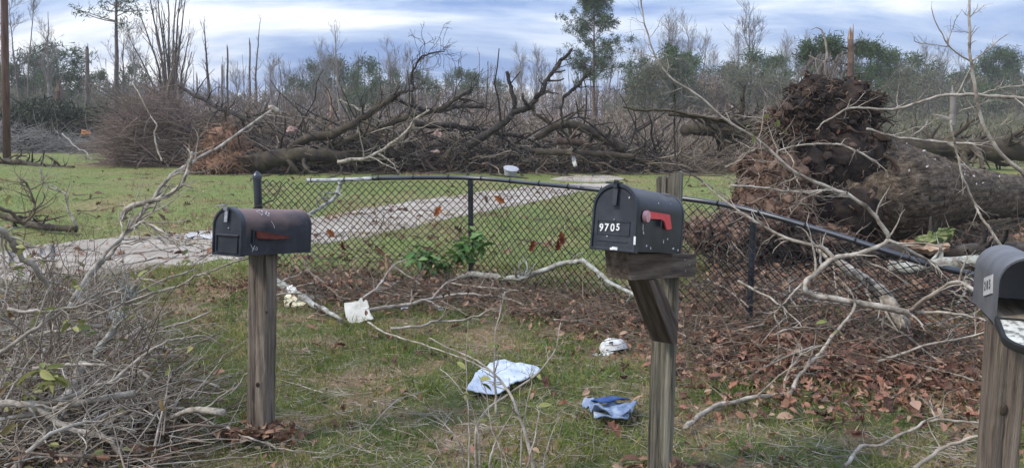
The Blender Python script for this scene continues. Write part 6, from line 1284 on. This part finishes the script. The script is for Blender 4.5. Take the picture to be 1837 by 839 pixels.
# woods and scrub that read as one mass
def mass(name, material, n, pxr, Yr, topf, size, kz=1.0):
    px = rng.uniform(*pxr, n); Y = rng.uniform(*Yr, n); top = topf(px) + 9 * sn(px, Y * 3, 60) + 6 * sn(px, Y, 17)
    x = (px - 918.5) / FPX * Y * 1.01; zt = CAMZ + (218 - top) / FPX * (Yr[0] + Yr[1]) / 2
    z = zt * rng.random(n) ** kz
    s = rng.uniform(*size, n)
    tri = np.array([(-.5, 0, 0), (.5, 0, 0), (.12, 1, .1)]); mb = MB()
    A = euler(rng.normal(.9, .7, n), rng.normal(0, .5, n), rng.uniform(0, 6.28, n)); A = A * (s[:, None] * np.stack([np.full(n, .16), np.full(n, 1.25), np.ones(n)], -1))[:, None, :]
    mb.inst(tri, np.array([(0, 1, 2)]), A, np.stack([x, Y, z], -1)); o = mb.build(name, material, smooth=False, kind='stuff'); return o
mass('far_woods', M['brush_brown'], 110000, (-300, 2150), (84, 112), lambda p: np.interp(p, [0, 300, 420, 600, 900, 1150, 1250, 1420, 1600, 1840], [152, 158, 172, 172, 172, 160, 150, 155, 150, 158]), (.2, .75), .8)
mass('far_woods', M['shrubby'], 45000, (1080, 2150), (76, 96), lambda p: np.interp(p, [1080, 1200, 1300, 1420, 1650, 1840], [190, 165, 160, 168, 160, 175]), (.2, .7), .8)
mass('far_woods', M['shrubby'], 22000, (-300, 330), (64, 80), lambda p: np.interp(p, [-100, 100, 330], [150, 165, 190]), (.2, .6), .8)
mass('scrub', M['brush_purple'], 34000, (300, 1450), (44, 66), lambda p: np.interp(p, [300, 450, 700, 1000, 1450], [196, 206, 207, 206, 206]), (.12, .5), 1.2)
mass('scrub', M['far_grass'], 30000, (-200, 2100), (40, 62), lambda p: np.full_like(p, 212), (.10, .32), 1.5)
mass('scrub', M['shrubby'], 26000, (1420, 2100), (44, 75), lambda p: np.interp(p, [1420, 1600, 1840], [205, 208, 212]), (.12, .5), 1.3)
# thin upright stems in the woods edge, beyond counting
n = 900; px = rng.uniform(-200, 2050, n); Y = rng.uniform(60, 100, n); pp = np.stack([(px - 918.5) / FPX * Y, Y, np.zeros(n)], -1); q, r = walk(pp, rng.normal(0, .07, (n, 3)) + (0, 0, 1), rng.uniform(2.5, 7, n), rng.uniform(.025, .07, n), 6, .04); mb = MB(); mb.tubes(q, r, 4)
q2, r2 = spawn(q, r, 7, .5, 1.8, .6, 4, .15, .08, rmin=.012); mb.tubes(q2, r2, 3); mb.build('woods_stems', M['bark_far'], kind='stuff')
B('dead_snag', 'pale narrow broken trunk on the right field beyond the big trunk', 'dead tree', [(1708, 226, 26), (1709, 200, 26), (1709, 165, 26)], .10, .08, 'bark_palefar', 4, (.3, .9), 1, sides=9, jit=.005)
# distant car
c = P(1798, 236, 118); car = thing('car', 'small white car parked far off at the right edge', 'car', (c[0], c[1], 0)); MC = T(c[0], c[1], 0)
sec = [(-2.1, .35), (-2.15, .75), (-1.9, .95), (-1.35, 1.42), (.55, 1.46), (1.15, .98), (2.0, .85), (2.15, .6), (2.1, .35)]
a = np.array([(-.84 if z < 1.2 else -.66, y, z) for y, z in sec]); b2 = a * (-1, 1, 1); nn_ = len(a); i = np.arange(nn_); j = (i + 1) % nn_; mb = MB(); mb.add(xf(np.vstack([a, b2]), MC @ RZ(rad(8))), [np.stack([i, j, j + nn_, i + nn_], -1), np.arange(nn_)[None, ::-1], (nn_ + i)[None]]); mb.build('body', M['car_white'], car, smooth=False)
mb = MB(); mb.box((1.25, .03, .40), MC @ RZ(rad(8)) @ T(0, -1.64, 1.19) @ RX(rad(-49 + 10))); mb.build('rear_window', M['car_glass'], car, smooth=False)
for sx_ in (-1, 1):
    for yy in (-1.35, 1.3):
        mb = MB(); mb.tubes(xf(np.array([(sx_ * .70, yy, .33), (sx_ * .88, yy, .33)]), MC @ RZ(rad(8))), np.array([.33, .33]), 16, caps=True); mb.build('wheel', M['rubber'], car, auto=40)

# ------------------------------------------------------------------ damp winter air
HAZE = 0.0008
if HAZE:
    hm = bpy.data.materials.new('haze'); hm.use_nodes = True; t = hm.node_tree; t.nodes.clear(); o_ = N(t, 'ShaderNodeOutputMaterial'); pv = N(t, 'ShaderNodeVolumePrincipled'); pv.inputs['Density'].default_value = HAZE; pv.inputs['Color'].default_value = (1, 1, 1, 1); t.links.new(pv.outputs[0], o_.inputs['Volume'])
    mb = MB(); mb.box((1900, 1000, 21), T(0, 450, 8.5)); mb.build('haze', hm, smooth=False, kind='stuff')
